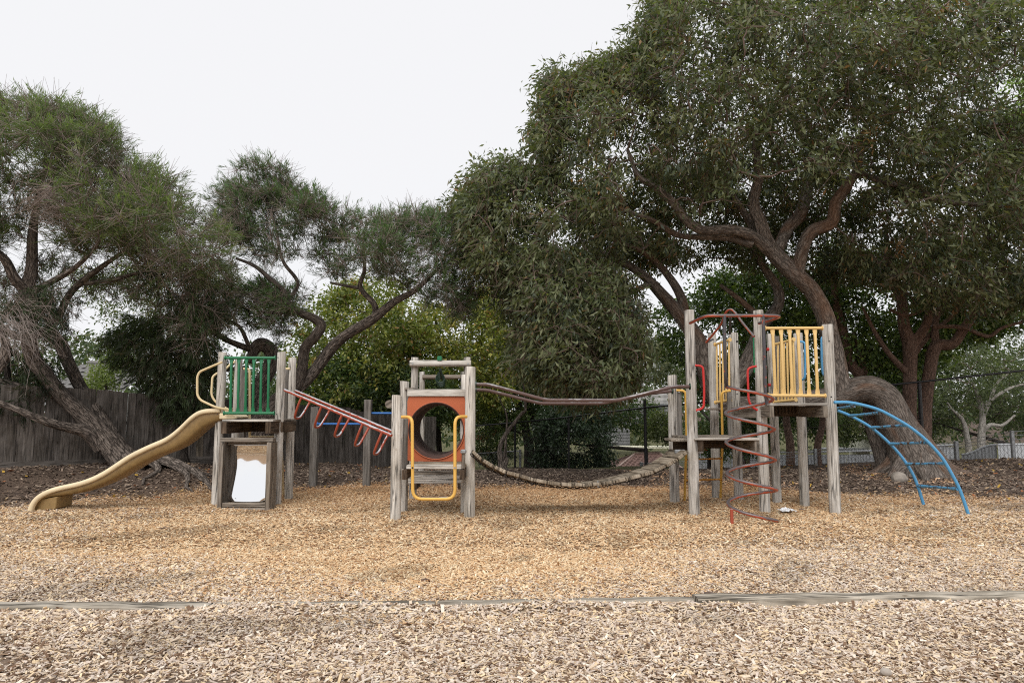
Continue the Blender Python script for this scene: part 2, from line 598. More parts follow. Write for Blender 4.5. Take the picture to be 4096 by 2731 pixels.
def post(parent, u, v_base, v_top, width=None, z=0.0, u_top=None, label=None, mat=None, square=False, depth=None, name="post"):
    """log post whose foot stands at (u, v_base) and whose head reaches v_top"""
    y = depth if depth else gdepth(v_base, z)
    p = P(u, v_base, y)
    top = P(u_top if u_top is not None else u, v_top, y)
    r = (width / 2 / FOC * y) if width else 0.075
    mb = MB()
    if square:
        h = top.z - (p.z - 0.25)
        mb.box((p.x, p.y, (top.z + p.z - 0.25) / 2), (r * 2, r * 2, h))
        return mb.build(name, mat or WOODG, parent, label=label, bevel=0.006)
    sides = 22
    zs = [p.z - 0.25, p.z, p.z + 0.5, (p.z + top.z) / 2, top.z - 0.3, top.z - 0.012, top.z]
    ks = random.choice(range(sides))
    ph = random.uniform(0, 6.28)
    lx, ly = random.uniform(-0.012, 0.012), random.uniform(-0.012, 0.012)
    base = 0
    front = int(round((0.75 + random.uniform(-0.12, 0.12)) * sides)) % sides   # a drying split, roughly facing south
    H = zs[-1] - zs[0]
    for i, zz in enumerate(zs):
        t = (zz - zs[0]) / H
        rr = r * (1.03 - 0.07 * t)
        if i == len(zs) - 1:
            rr *= 0.93
        for k in range(sides):
            a = 2 * math.pi * k / sides
            q = rr * (1 + 0.018 * math.sin(3 * a + ph + t) + 0.012 * math.sin(5 * a + 2 * t + ph))
            if k == front and 0 < i:
                q *= 0.90
            x_t = p.x + lx * t
            mb.v.append(Vector((x_t + q * math.cos(a), p.y + ly * t + q * math.sin(a), zz + (0.006 * math.sin(a + ph) if i >= len(zs) - 2 else 0))))
    circ = 2 * math.pi * r
    for i in range(len(zs) - 1):
        for k in range(sides):
            k2 = (k + 1) % sides
            mb.quad([i * sides + k, i * sides + k2, (i + 1) * sides + k2, (i + 1) * sides + k],
                    [(k / sides * circ, zs[i]), ((k + 1) / sides * circ, zs[i]), ((k + 1) / sides * circ, zs[i + 1]), (k / sides * circ, zs[i + 1])])
    e = (len(zs) - 1) * sides
    mb.quad([e + k for k in range(sides)], [(mb.v[e + k].x * 0.3, mb.v[e + k].y * 0.3) for k in range(sides)])
    return mb.build(name, mat or WOOD, parent, smooth=True, label=label)


# ------------------------------------------------------------------ terrain
CTRL = []
for xx in np.arange(-16, 17, 2.0):
    for yy in np.arange(-6, 12.1, 2.0):
        if yy > 10.5 and xx < -8:
            continue
        CTRL.append((xx, yy, 0.0))
for xx in np.arange(-4, 7, 2.0):
    CTRL.append((xx, 13.6, 0.0))
for u, v, y in ((530, 1872, 14.0), (585, 1853, 15.2), (0, 1868, 13.1), (1293, 1854, 18.0), (1811, 1868, 20.5), (1030, 1846, 16.5),
                (300, 1862, 14.0), (250, 1950, 12.6), (1000, 1880, 15.6), (1549, 1866, 19.3), (1950, 1876, 21.0), (1500, 1900, 16.5), (1300, 1880, 16.5),
                (2060, 1878, 23.5), (2276, 1880, 22.0), (2585, 1873, 19.5), (3231, 1879, 17.5), (4096, 1843, 16.5), (2200, 1890, 18.0), (2400, 1893, 17.0),
                (2800, 1888, 17.0), (3500, 1876, 17.0), (3700, 1880, 16.0), (3900, 1862, 16.6), (3650, 1930, 14.3), (4000, 1940, 13.6), (3300, 1930, 14.8),
                (2900, 1920, 15.2)):
    p = P(u, v, y)
    CTRL.append((p.x, p.y, p.z))
for x_, y_, z_ in ((-16, 20, 0.4), (-10, 24, -0.2), (-3, 27, -0.9), (0, 28, -1.3), (4, 24, -0.8), (6, 22, -0.5), (10, 21, -0.25), (14, 20, 0.0), (18, 17, 0.4),
                   (2, 34, -2.6), (10, 30, -1.6), (20, 30, -1.6), (-20, 34, -0.8), (-8, 38, -2.0), (20, 10, 0.1), (-20, 10, 0.2), (-14, 14, 0.6), (16, 14, 0.15)):
    CTRL.append((x_, y_, z_))
CTRL = np.array(CTRL)


def height(x, y):
    """terrain height at arrays x, y"""
    x = np.atleast_1d(np.asarray(x, float))
    y = np.atleast_1d(np.asarray(y, float))
    z = np.empty_like(x)
    for s in range(0, len(x), 20000):
        xs, ys = x[s:s + 20000, None], y[s:s + 20000, None]
        d2 = (xs - CTRL[None, :, 0]) ** 2 + (ys - CTRL[None, :, 1]) ** 2
        w = 1 / (d2 + 0.12) ** 2.2
        z[s:s + 20000] = (w * CTRL[None, :, 2]).sum(1) / w.sum(1)
    far = np.clip((y - 38) / 40, 0, 1)
    z = z * (1 - far) + (-3.2) * far
    z = z + 0.012 * np.sin(x * 2.3 + y * 1.1) + 0.010 * np.sin(x * 0.9 - y * 2.9 + 1) + 0.008 * np.sin(x * 4.7 + y * 3.3)
    return z


BX = np.array([-16, -9, -6.5, -5, -2.5, 0, 3, 5.5, 8, 10, 16])
BY = np.array([11.0, 11.5, 12.5, 14.0, 14.7, 14.5, 14.6, 13.9, 12.7, 12.1, 11.6])


def chip_edge(x):
    return np.interp(x, BX, BY) + 0.22 * np.sin(x * 1.7) + 0.12 * np.sin(x * 4.1 + 1)


def edge_z(y_):
    return 0


gx = np.concatenate([[-900, -400, -160, -80, -45, -30], np.arange(-22, 22.01, 0.2), [30, 45, 80, 160, 400, 900]])
gy = np.concatenate([[-60, -30, -15, -8, -4, -1], np.arange(1, 30.01, 0.2), np.arange(31, 60, 2.0), [70, 90, 140, 250, 500, 1200]])
X, Y = np.meshgrid(gx, gy)
Z = height(X.ravel(), Y.ravel())
nx, ny = len(gx), len(gy)
V = np.stack([X.ravel(), Y.ravel(), Z], 1)
ii = np.arange(nx - 1)[None, :] + (np.arange(ny - 1) * nx)[:, None]
F = np.stack([ii, ii + 1, ii + 1 + nx, ii + nx], -1).reshape(-1, 4)


def np_mesh(name, verts, faces, mat, facecol=None, smooth=False):
    """verts (n,3), faces (m,k) all of the same size"""
    me = bpy.data.meshes.new(name)
    nv, nf, k = len(verts), len(faces), faces.shape[1]
    me.vertices.add(nv)
    me.vertices.foreach_set("co", np.ascontiguousarray(verts, dtype=np.float32).ravel())
    me.loops.add(nf * k)
    me.loops.foreach_set("vertex_index", np.ascontiguousarray(faces, dtype=np.int32).ravel())
    me.polygons.add(nf)
    me.polygons.foreach_set("loop_start", np.arange(0, nf * k, k, dtype=np.int32))
    me.polygons.foreach_set("loop_total", np.full(nf, k, dtype=np.int32))
    if smooth:
        me.polygons.foreach_set("use_smooth", np.ones(nf, dtype=bool))
    if facecol is not None:
        at = me.attributes.new("leafcol", 'FLOAT_COLOR', 'FACE')
        c4 = np.ones((nf, 4), dtype=np.float32)
        c4[:, :3] = facecol
        at.data.foreach_set("color", c4.ravel())
    me.update(calc_edges=True)
    if mat:
        me.materials.append(mat)
    return me


# ground material: fresh chips in the play area, dark mulch and soil beyond it
mm, nt, b, out = new_mat("ground_mulch")
tc = nt.nodes.new("ShaderNodeNewGeometry")
pos = tc.outputs['Position']
at = nt.nodes.new("ShaderNodeAttribute")
at.attribute_name = "zone"
n1 = noise(nt, pos, 38, 6, 0.75)
n2 = noise(nt, pos, 1.1, 5, 0.6)
n3 = noise(nt, pos, 95, 3, 0.6)
soil = ramp(nt, n1, [(0.3, (0.035, 0.026, 0.02)), (0.52, (0.105, 0.08, 0.065)), (0.72, (0.24, 0.185, 0.145))])
soil = mixc(nt, 1.0, soil, ramp(nt, n2, [(0.35, (0.75, 0.72, 0.7)), (0.65, (1.25, 1.2, 1.15))]), 'MULTIPLY')
chips = ramp(nt, n1, [(0.3, (0.09, 0.05, 0.028)), (0.5, (0.30, 0.19, 0.11)), (0.7, (0.5, 0.36, 0.22))])
sx = nt.nodes.new("ShaderNodeSeparateColor")
nt.links.new(at.outputs['Color'], sx.inputs[0])
c = mixc(nt, sx.outputs[0], soil, chips)
grass_c = ramp(nt, n3, [(0.3, (0.04, 0.06, 0.015)), (0.7, (0.16, 0.19, 0.06))])
c = mixc(nt, sx.outputs[1], c, grass_c)
dirt = ramp(nt, n3, [(0.3, (0.16, 0.13, 0.11)), (0.7, (0.30, 0.25, 0.215))])
c = mixc(nt, sx.outputs[2], c, dirt)
nt.links.new(c, b.inputs['Base Color'])
b.inputs['Roughness'].default_value = 0.95
b.inputs['Specular IOR Level'].default_value = 0.1
bump(nt, b, n1, 0.8, 0.03)
GROUND = mm


def dirt_amount(x, y):
    """bare trodden soil near the camera on the left"""
    d = np.exp(-(((x + 2.3) / 1.1) ** 2 + ((y - 4.12) / 0.30) ** 2) * 0.9)
    d = np.maximum(d, np.exp(-(((x + 3.2) / 1.0) ** 2 + ((y - 4.6) / 0.25) ** 2)) * 0.8)
    d = np.maximum(d, 0.55 * np.exp(-(((x - 2.7) / 0.8) ** 2 + ((y - 4.05) / 0.22) ** 2)))
    d = np.maximum(d, 0.6 * np.exp(-(((x - 1.1) / 0.25) ** 2 + ((y - 4.3) / 0.12) ** 2)))
    return d * (0.75 + 0.25 * np.sin(x * 7 + y * 11))


gm = np_mesh("ground", V, F, GROUND, smooth=True)
vx, vy = V[:, 0], V[:, 1]
zone = np.ones((len(V), 4), dtype=np.float32)
zone[:, 0] = np.clip((chip_edge(vx) - vy) / 0.5 + 0.5, 0, 1)
gr = np.exp(-((vy - (20.6 - 0.15 * vx)) / 0.9) ** 2) * (vx > -5.5) * (vx < 4.5) * (np.sin(vx * 3) * 0.25 + 0.6)
zone[:, 1] = np.clip(gr + ((vy > 26) & (np.abs(vx) < 60)) * 0.5, 0, 1)
zone[:, 2] = np.clip(dirt_amount(vx, vy) + np.clip(np.exp(-(((vx - 9.6) / 1.6) ** 2 + ((vy - 13.6) / 1.0) ** 2)), 0, 1) * 0.55, 0, 1)
za = gm.attributes.new("zone", 'FLOAT_COLOR', 'POINT')
za.data.foreach_set("color", zone.ravel())
ground = bpy.data.objects.new("ground", gm)
COL.objects.link(ground)
tag(ground, "gently rising playground ground of wood chips and dark mulch", kind='structure')


def hz(x, y):
    return float(height(x, y)[0])


# ------------------------------------------------------------------ loose chips (geometry nodes, one box per chip)
def scatter(name, label, x, y, L, W, T, col, lift=0.0, tilt=0.28, mat=CHIP, yaw_bias=None):
    n = len(x)
    z = height(x, y) + lift + rng.uniform(0.0, 0.02, n)
    me = bpy.data.meshes.new(name)
    me.vertices.add(n)
    me.vertices.foreach_set("co", np.stack([x, y, z], 1).astype(np.float32).ravel())
    rot = np.stack([rng.normal(0, tilt, n), rng.normal(0, tilt, n), rng.uniform(0, 6.283, n)], 1)
    scl = np.stack([L, W, T], 1)
    a = me.attributes.new("rot", 'FLOAT_VECTOR', 'POINT')
    a.data.foreach_set("vector", rot.astype(np.float32).ravel())
    a = me.attributes.new("scl", 'FLOAT_VECTOR', 'POINT')
    a.data.foreach_set("vector", scl.astype(np.float32).ravel())
    a = me.attributes.new("chipcol", 'FLOAT_COLOR', 'POINT')
    c4 = np.ones((n, 4), dtype=np.float32)
    c4[:, :3] = col
    a.data.foreach_set("color", c4.ravel())
    me.update()
    o = bpy.data.objects.new(name, me)
    COL.objects.link(o)
    tag(o, label, "wood chips", kind='stuff')
    g = bpy.data.node_groups.new(name, 'GeometryNodeTree')
    g.interface.new_socket("Geometry", in_out='INPUT', socket_type='NodeSocketGeometry')
    g.interface.new_socket("Geometry", in_out='OUTPUT', socket_type='NodeSocketGeometry')
    gi, go = g.nodes.new("NodeGroupInput"), g.nodes.new("NodeGroupOutput")
    cube = g.nodes.new("GeometryNodeMeshCube")
    sm = g.nodes.new("GeometryNodeSetMaterial")
    sm.inputs['Material'].default_value = mat
    iop = g.nodes.new("GeometryNodeInstanceOnPoints")
    ra, sa = g.nodes.new("GeometryNodeInputNamedAttribute"), g.nodes.new("GeometryNodeInputNamedAttribute")
    for q, nm in ((ra, "rot"), (sa, "scl")):
        q.data_type = 'FLOAT_VECTOR'
        q.inputs['Name'].default_value = nm
    e2r = g.nodes.new("FunctionNodeEulerToRotation")
    lk = g.links.new
    lk(cube.outputs[0], sm.inputs[0])
    lk(gi.outputs[0], iop.inputs['Points'])
    lk(sm.outputs[0], iop.inputs['Instance'])
    lk(ra.outputs[0], e2r.inputs[0])
    lk(e2r.outputs[0], iop.inputs['Rotation'])
    lk(sa.outputs[0], iop.inputs['Scale'])
    lk(iop.outputs[0], go.inputs[0])
    md = o.modifiers.new("scatter", 'NODES')
    md.node_group = g
    return o


def snoise(x, y, s, seed):
    r = np.random.default_rng(seed)
    out_ = np.zeros_like(x)
    for k in range(7):
        a = r.uniform(0, 6.28)
        f = s * r.uniform(0.6, 1.7)
        out_ += np.sin((x * math.cos(a) + y * math.sin(a)) * f + r.uniform(0, 6.28))
    return out_ / 3.0


def wedge(n, y0, y1, pw=1.0):
    """random points inside the visible ground wedge (plus a margin), even per unit area"""
    y = np.sqrt(rng.uniform(y0 ** 2, y1 ** 2, n))
    x = rng.uniform(-1, 1, n) * (y * 0.78 + 1.0)
    return x, y


def pick(pal, prob, n, jit=0.12):
    pal = np.array(pal)
    i = rng.choice(len(pal), n, p=np.array(prob) / sum(prob))
    return pal[i] * rng.uniform(1 - jit, 1 + jit, (n, 1))


FRESH = [(0.78, 0.60, 0.39), (0.72, 0.50, 0.29), (0.54, 0.33, 0.17), (0.86, 0.74, 0.54), (0.30, 0.16, 0.09)]
OLD = [(0.72, 0.60, 0.47), (0.62, 0.53, 0.46), (0.40, 0.29, 0.20), (0.82, 0.74, 0.64), (0.20, 0.125, 0.08), (0.80, 0.64, 0.43)]
DARK = [(0.21, 0.155, 0.12), (0.12, 0.088, 0.07), (0.31, 0.24, 0.19), (0.46, 0.37, 0.29), (0.075, 0.055, 0.045)]

x1, y1 = wedge(290000, 3.6, 8.0)
x2, y2 = wedge(230000, 8.0, 15.2)
x, y = np.concatenate([x1, x2]), np.concatenate([y1, y2])
far = y > 8
keep = (y < chip_edge(x) + rng.normal(0, 0.28, len(x))) & (rng.uniform(0, 1, len(x)) > dirt_amount(x, y) * 1.05)
x, y, far = x[keep], y[keep], far[keep]
n = len(x)
fresh_p = np.clip((y - 5.7) / 2.2 + 0.35 * snoise(x, y, 0.9, 3), 0, 1) * np.clip(1.55 - np.abs(x + 0.3) / (0.66 * y + 0.6) + 0.15 * snoise(x, y, 2.0, 5), 0.12, 1)
isf = rng.uniform(0, 1, n) < fresh_p
col = np.where(isf[:, None], pick(FRESH, (4, 3.6, 1.8, 1.8, 0.9), n), pick(OLD, (4, 3, 2.6, 1.7, 2.2, 2.0), n))
deep = np.clip((y - 10.5) / 3.5, 0, 1)                      # reddish, older chips towards the back
col *= (1 - deep[:, None] * np.array([0.20, 0.30, 0.38]))
clump = snoise(x, y, 3.1, 9)
col *= np.where(clump > 0.75, 0.78, 1.0)[:, None]
L = rng.gamma(3.2, 0.0072, n) * np.where(far, 1.25, 1.0) + 0.008
L = np.where(rng.uniform(0, 1, n) < 0.012, L * 2.3, L)
W = L * rng.uniform(0.14, 0.42, n)
W = np.clip(W, 0.0045, 0.016)
T = rng.uniform(0.002, 0.006, n)
scatter("wood_chips", "loose pale and golden wood chips covering the play area", x, y, L, W, T, col, lift=0.0, tilt=0.3)

x, y = wedge(80000, 10.5, 21.0)
keep = (y > chip_edge(x) - rng.gamma(1.2, 0.22, len(x))) & (y < 17.8 + np.clip(3 - np.abs(x), 0, 3)) & (rng.uniform(0, 1, len(x)) < 0.85)
x, y = x[keep], y[keep]
n = len(x)
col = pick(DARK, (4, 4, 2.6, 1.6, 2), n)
sandy = (snoise(x, y, 1.3, 21) > 0.25) & (x > 2)  # patches of lighter, sandy brown mulch on the right
col = np.where((sandy & (rng.uniform(0, 1, n) < 0.35))[:, None], col * np.array([2.2, 1.8, 1.4]) + 0.03, col)
L = rng.gamma(4.0, 0.014, n) + 0.02
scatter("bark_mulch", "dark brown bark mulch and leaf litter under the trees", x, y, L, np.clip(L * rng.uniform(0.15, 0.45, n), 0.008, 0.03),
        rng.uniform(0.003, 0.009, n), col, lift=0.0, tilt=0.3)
x, y = wedge(1500, 11.5, 19.5)
keep = (y > chip_edge(x) - 0.5) & ((x < -2) | (x > 5))
x, y = x[keep], y[keep]
n = len(x)
scatter("leaf_litter", "scattered fallen yellow and rust leaves on the dark mulch", x, y, rng.uniform(0.05, 0.10, n), rng.uniform(0.02, 0.04, n), np.full(n, 0.002),
        pick([(0.5, 0.32, 0.06), (0.36, 0.14, 0.06), (0.45, 0.33, 0.2)], (1, 1.5, 2), n), lift=0.012, tilt=0.4)
# a bank of chips heaped against the timber edging
n = 15000
x = rng.uniform(-5.3, 5.3, n)
ly = 5.77 + 0.05 * (x > 0)
y = 5.62 + rng.normal(0, 0.10, n) + 0.028 * x
col = pick(OLD, (4, 3, 1.8, 2.6, 1.2, 2.0), n)
L = rng.gamma(3.5, 0.008, n) + 0.010
dmid = np.where((x > -1.95) & (x < 2.0), 0.06, 0.035)
ob = scatter("edging_chips", "pale wood chips banked over and along the timber edging", x, y, L, np.clip(L * rng.uniform(0.2, 0.45, n), 0.007, 0.024),
             rng.uniform(0.003, 0.008, n), col, lift=0.0, tilt=0.35)
zz = height(x, y) + dmid * rng.uniform(0, 1, n) * np.exp(-((y - 5.62 - 0.028 * x) / 0.12) ** 2) + 0.004
ob.data.vertices.foreach_set("co", np.stack([x, y, zz], 1).astype(np.float32).ravel())

# ------------------------------------------------------------------ timber edging
def sleeper(name, label, ua, va, ub, vb, h, w, zt):
    ya, yb = gdepth(va, zt), gdepth(vb, zt)
    a, c = P(ua, va, ya), P(ub, vb, yb)
    d = (c - a)
    mb = MB()
    nseg = 14
    for k in range(nseg + 1):
        t = k / nseg
        p = a + d * t
        n_ = Vector((-d.y, d.x, 0)).normalized()
        j = 0.006 * math.sin(k * 1.7) + 0.004 * math.sin(k * 3.1)
        for (q, z) in ((-w / 2, -0.12), (-w / 2, -0.018), (-w / 2 + 0.012, -0.003), (0.0, 0.0), (w / 2 - 0.014, -0.004), (w / 2, -0.02), (w / 2, -0.12)):
            mb.v.append(Vector((p.x, p.y, zt + z + j * 0.5)) + n_ * (q + j))
    for k in range(nseg):
        L0, L1 = d.length * k / nseg, d.length * (k + 1) / nseg
        for i in range(6):
            mb.quad([k * 7 + i, (k + 1) * 7 + i, (k + 1) * 7 + i + 1, k * 7 + i + 1][::-1],
                    [((i + 1) * 0.04, L0), ((i + 1) * 0.04, L1), (i * 0.04, L1), (i * 0.04, L0)])
    for k in (0, nseg):
        idx = [k * 7 + i for i in range(7)]
        mb.quad(idx if k else idx[::-1], [(0.02 * i, 0) for i in range(7)])
    o = mb.build(name, SLEEPER, None)
    return tag(o, label, "timber edging", "timber edging across the play area")


sleeper("timber_edging", "grey timber edging sleeper with black stains crossing the left foreground", -150, 2410, 840, 2412, 0.1, 0.15, 0.062)
sleeper("timber_edging", "narrow timber edging sleeper nearly buried in chips, left of centre", 850, 2412, 1740, 2405, 0.1, 0.13, 0.046)
sleeper("timber_edging", "faint timber edging sleeper almost fully covered by chips mid frame", 1750, 2403, 2770, 2386, 0.1, 0.10, 0.036)
sleeper("timber_edging", "long weathered timber edging sleeper with cracks crossing the right foreground", 2780, 2380, 4250, 2366, 0.1, 0.16, 0.066)


def V3(p):
    return Vector(p)


def guard_panel(parent, a_top, b_top, a_bot, b_bot, nb, mat, r_rail=0.023, r_bar=0.021, flange=True, label=None, t0=0.13, t1=0.87, skew=0.0):
    """two rails, flattened-end balusters and the round fixing flanges"""
    pan = MB().tube([a_top, b_top], r_rail, 12).build("guard_panel", mat, parent, smooth=True, label=label)
    MB().tube([a_bot, b_bot], r_rail, 12).build("bottom_rail", mat, pan, smooth=True)
    if flange:
        for p, q in ((a_top, b_top), (b_top, a_top), (a_bot, b_bot), (b_bot, a_bot)):
            d = (q - p).normalized()
            MB().tube([p - d * 0.002, p + d * 0.012], 0.036, 12).build("flange", mat, pan, smooth=True)
    for i in range(nb):
        t = t0 + (t1 - t0) * i / (nb - 1)
        p, q = a_top.lerp(b_top, t), a_bot.lerp(b_bot, t + skew)
        d = q - p
        side = (b_top - a_top).normalized()
        fwd = d.normalized().cross(side)
        m2 = MB()
        L = d.length
        n_ = 9
        ts = [0.015, 0.05, 0.085, 0.11, 0.5, 0.89, 0.915, 0.95, 0.985]
        wd = [1.45, 1.45, 1.25, 1.0, 1.0, 1.0, 1.25, 1.45, 1.45]
        th = [0.35, 0.35, 0.6, 1.0, 1.0, 1.0, 0.6, 0.35, 0.35]
        S_ = 10
        for k in range(n_):
            c_ = p + d * ts[k]
            for s in range(S_):
                a = 2 * math.pi * s / S_
                m2.v.append(c_ + side * math.cos(a) * r_bar * wd[k] + fwd * math.sin(a) * r_bar * th[k])
        for k in range(n_ - 1):
            for s in range(S_):
                s2 = (s + 1) % S_
                m2.quad([k * S_ + s, k * S_ + s2, (k + 1) * S_ + s2, (k + 1) * S_ + s], [(0, 0)] * 4)
        m2.build("baluster", mat, pan, smooth=True)
    return pan


def bolt(parent, p, r=0.012, mat=None, d=Vector((0, -1, 0)), name="bolt", L=0.008):
    return MB().tube([p, p + d * L], r, 8).build(name, mat or GALV, parent, smooth=True)


# ================================================================== slide tower
tw = empty("slide_tower", (-4.4, 11.8, 0), "wooden post tower with green barred guard panel and steel mirror below", "play tower")
YF, YB = 11.25, 12.35
post(tw, 862, 2026, 1408, 34, u_top=886)
post(tw, 1105, 2020, 1408, 35, u_top=1120)
post(tw, 1154, 1991, 1430, 31, u_top=1173)
post(tw, 930, 1992, 1434, 30, u_top=950)
ph = P(990, 1480, 12.25)
box("handle_post", WOODG, tw, (ph.x - 0.07, 12.30, (ph.z + 1.05) / 2), (0.09, 0.07, ph.z - 1.05))
ph2 = P(1147, 1479, 12.25)
box("handle_post", WOODG, tw, (ph2.x - 0.0, 12.22, (ph2.z + 1.05) / 2), (0.085, 0.06, ph2.z - 1.05))
guard_panel(tw, P(900, 1431, YF), P(1102, 1431, YF), P(895, 1652, YF), P(1098, 1652, YF), 6, GREEN)
zd = P(1000, 1677, YF).z
xa, xb = P(890, 1680, YF).x, P(1094, 1680, YF).x
for k in range(9):                                               # deck boards run across
    yy = YF - 0.03 + (k + 0.5) * (YB - YF + 0.1) / 9
    box("deck_board", WOODD if k else WOOD, tw, ((xa + xb) / 2, yy, zd - 0.02 + random.uniform(-.002, .002)), (xb - xa, (YB - YF + 0.1) / 9 - 0.008, 0.036), bevel=0.006)
for xx in (xa + 0.05, xb - 0.065, xb + 0.22):
    if xx > xb:
        box("deck_beam", WOODS, tw, (xb + 0.01, 11.98, zd - 0.13), (0.045, 0.72, 0.17))
    else:
        box("deck_beam", WOODS, tw, (xx, (YF + YB) / 2, zd - 0.135), (0.09, YB - YF + 0.12, 0.19))
box("deck_beam", WOODS, tw, ((xa + xb) / 2, YB - 0.02, zd - 0.135), (xb - xa - 0.2, 0.05, 0.19))
# mirror frame
fx0, fx1 = P(886, 1900, YF - 0.05).x, P(1092, 1900, YF - 0.05).x
fz0, fz1 = 0.02, P(990, 1750, YF - 0.05).z
yb_ = YF - 0.03
box("frame_board", WOODD, tw, ((fx0 + fx1) / 2, yb_ - 0.03, fz1 - 0.033), (fx1 - fx0 + 0.02, 0.16, 0.066))
box("frame_board", WOODD, tw, ((fx0 + fx1) / 2 + 0.01, yb_ + 0.02, fz1 - 0.093), (fx1 - fx0 - 0.13, 0.06, 0.045))
box("frame_board", WOODD, tw, (fx0 + 0.032, yb_, (fz1 - 0.07) / 2), (0.064, 0.30, fz1 - 0.07))
box("frame_board", WOODD, tw, (fx1 - 0.036, yb_, (fz1 - 0.07) / 2), (0.072, 0.30, fz1 - 0.07))
box("frame_board", WOODD, tw, ((fx0 + fx1) / 2, yb_ - 0.08, 0.085), (fx1 - fx0 - 0.14, 0.10, 0.06))
box("frame_board", WOODD, tw, ((fx0 + fx1) / 2, yb_ - 0.11, 0.02), (fx1 - fx0 + 0.02, 0.06, 0.05))
# bent steel mirror: hollow from top to bottom, so the sky shows below and the chips above
mb = MB()
ms, mt = 26, 40
mz0, mz1 = 0.10, fz1 - 0.115
mx0, mx1 = fx0 + 0.066, fx1 - 0.074
for j in range(mt + 1):
    t = j / mt
    for i in range(ms + 1):
        s = i / ms
        dep = 0.17 * (1 - ((t - 0.80) / 0.80) ** 2 * 0.6) if t < 0.80 else 0.17 * (1 - ((t - 0.80) / 0.20) ** 2 * 0.30)
        cb = max(0.0, 1 - t / 0.13) ** 2 * (abs(s - 0.5) * 2) ** 2.2 * 0.05
        wob = 0.0016 * math.sin(7 * s + 5 * t) + 0.001 * math.sin(15 * s - 9 * t)
        mb.v.append(Vector((mx0 + (mx1 - mx0) * s, yb_ - 0.06 + dep + cb + wob + 0.010 * (abs(s - .5) * 2) ** 2, mz0 + (mz1 - mz0) * t)))
for j in range(mt):
    for i in range(ms):
        q = j * (ms + 1) + i
        mb.quad([q, q + 1, q + ms + 2, q + ms + 1], [(0, 0)] * 4)
o = mb.build("mirror", MIRROR, tw, smooth=True, label="bent polished steel mirror reflecting sky and chips")
sol = o.modifiers.new("thick", 'SOLIDIFY')
sol.thickness = 0.004
sol.offset = 1
for uu, vv, yy in ((877, 1430, YF - .075), (870, 1657, YF - .075), (1112, 1430, YF - .075), (1107, 1657, YF - .075), (893, 1990, YF - .19), (1083, 1990, YF - .19), (893, 1770, YF - .19)):
    bolt(tw, P(uu, vv, yy), 0.009, BLACKM)

# cream ladder behind the tower
ld = empty("tower_ladder", (-4.1, 12.7, 0), "cream tubular ladder with hooped handles behind the green barred tower", "ladder")
for (u0, u1, ub) in ((972, 998, 1000), (1160, 1122, 1133)):
    pts = [P(u0, 1475, 12.28), P(u1, 1475, 12.32), P(u1 + 1, 1690, 12.45), P(ub, 1975, 13.05)]
    tube("stile", CREAM, ld, pts, 0.022, 12, fil=0.09)
for vv, yy in ((1745, 12.55), (1815, 12.7), (1890, 12.85)):
    tube("rung", CREAM, ld, [P(1000, vv, yy), P(1128, vv, yy)], 0.018, 10, flat=(0.6, 1.3))

# slide
sl = empty("slide", (-6.2, 11.0, 0), "cream and ochre wavy fibreglass slide running down left from the tower", "slide")
TOP = [(880, 1631), (861, 1632), (818, 1634), (787, 1643), (755, 1667), (728, 1696), (696, 1725), (659, 1752), (611, 1770), (563, 1792), (510, 1818), (457, 1855),
       (404, 1890), (351, 1914), (298, 1930), (244, 1940), (202, 1951), (165, 1967), (135, 1988), (116, 2015), (106, 2049)]
BOT = [(880, 1684), (861, 1690), (822, 1704), (795, 1722), (765, 1750), (735, 1775), (703, 1795), (668, 1810), (622, 1824), (578, 1846), (530, 1871), (478, 1904),
       (424, 1931), (368, 1955), (312, 1974), (256, 1984), (212, 1990), (172, 1992), (146, 2004), (130, 2026), (122, 2049)]


def ydep(u):
    return 11.36 + (10.66 - 11.36) * (880 - u) / 780


WID = 0.52
mo, ml, mi = MB(), MB(), MB()
for (ut, vt), (ub, vb) in zip(TOP, BOT):
    pt, pb = P(ut, vt, ydep(ut)), P(ub, vb, ydep(ub))
    d = (pt - pb).normalized()
    lip = pt - d * 0.078
    bx = Vector((0, 1, 0))
    # outer shell (near side, belly, far side)
    mo.v += [lip + bx * 0.035, lip.lerp(pb, 0.35) + bx * 0.030, lip.lerp(pb, 0.75) + bx * 0.045, pb + bx * 0.09, pb + bx * (WID - 0.05),
             lip.lerp(pb, 0.6) + bx * (WID - 0.01), lip + bx * WID]
    # lip: a rolled rim, inner wall and the sliding bed
    ml.v += [lip + bx * 0.036, lip - bx * 0.012, lip.lerp(pt, .5) - bx * 0.02, pt - bx * 0.006, pt + bx * 0.03, pt - d * 0.03 + bx * 0.06,
             lip.lerp(pb, 0.55) + bx * 0.085, pb + d * 0.028 + bx * 0.13, pb + d * 0.028 + bx * (WID - 0.12), lip.lerp(pb, 0.5) + bx * (WID - 0.06),
             pt - d * 0.03 + bx * (WID - 0.04), pt + bx * (WID - 0.02), pt + bx * (WID + 0.015), lip + bx * (WID + 0.02), lip + bx * WID]
for m_, w_ in ((mo, 7), (ml, 15)):
    for k in range(len(TOP) - 1):
        for i in range(w_ - 1):
            m_.quad([k * w_ + i, k * w_ + i + 1, (k + 1) * w_ + i + 1, (k + 1) * w_ + i], [(0, 0)] * 4)
for m_, nm, mt_ in ((mo, "shell", SLIDE_OUT), (ml, "chute", SLIDE_LIP)):
    o = m_.build(nm, mt_, sl, smooth=True)
    s_ = o.modifiers.new("sub", 'SUBSURF')
    s_.levels = s_.render_levels = 2
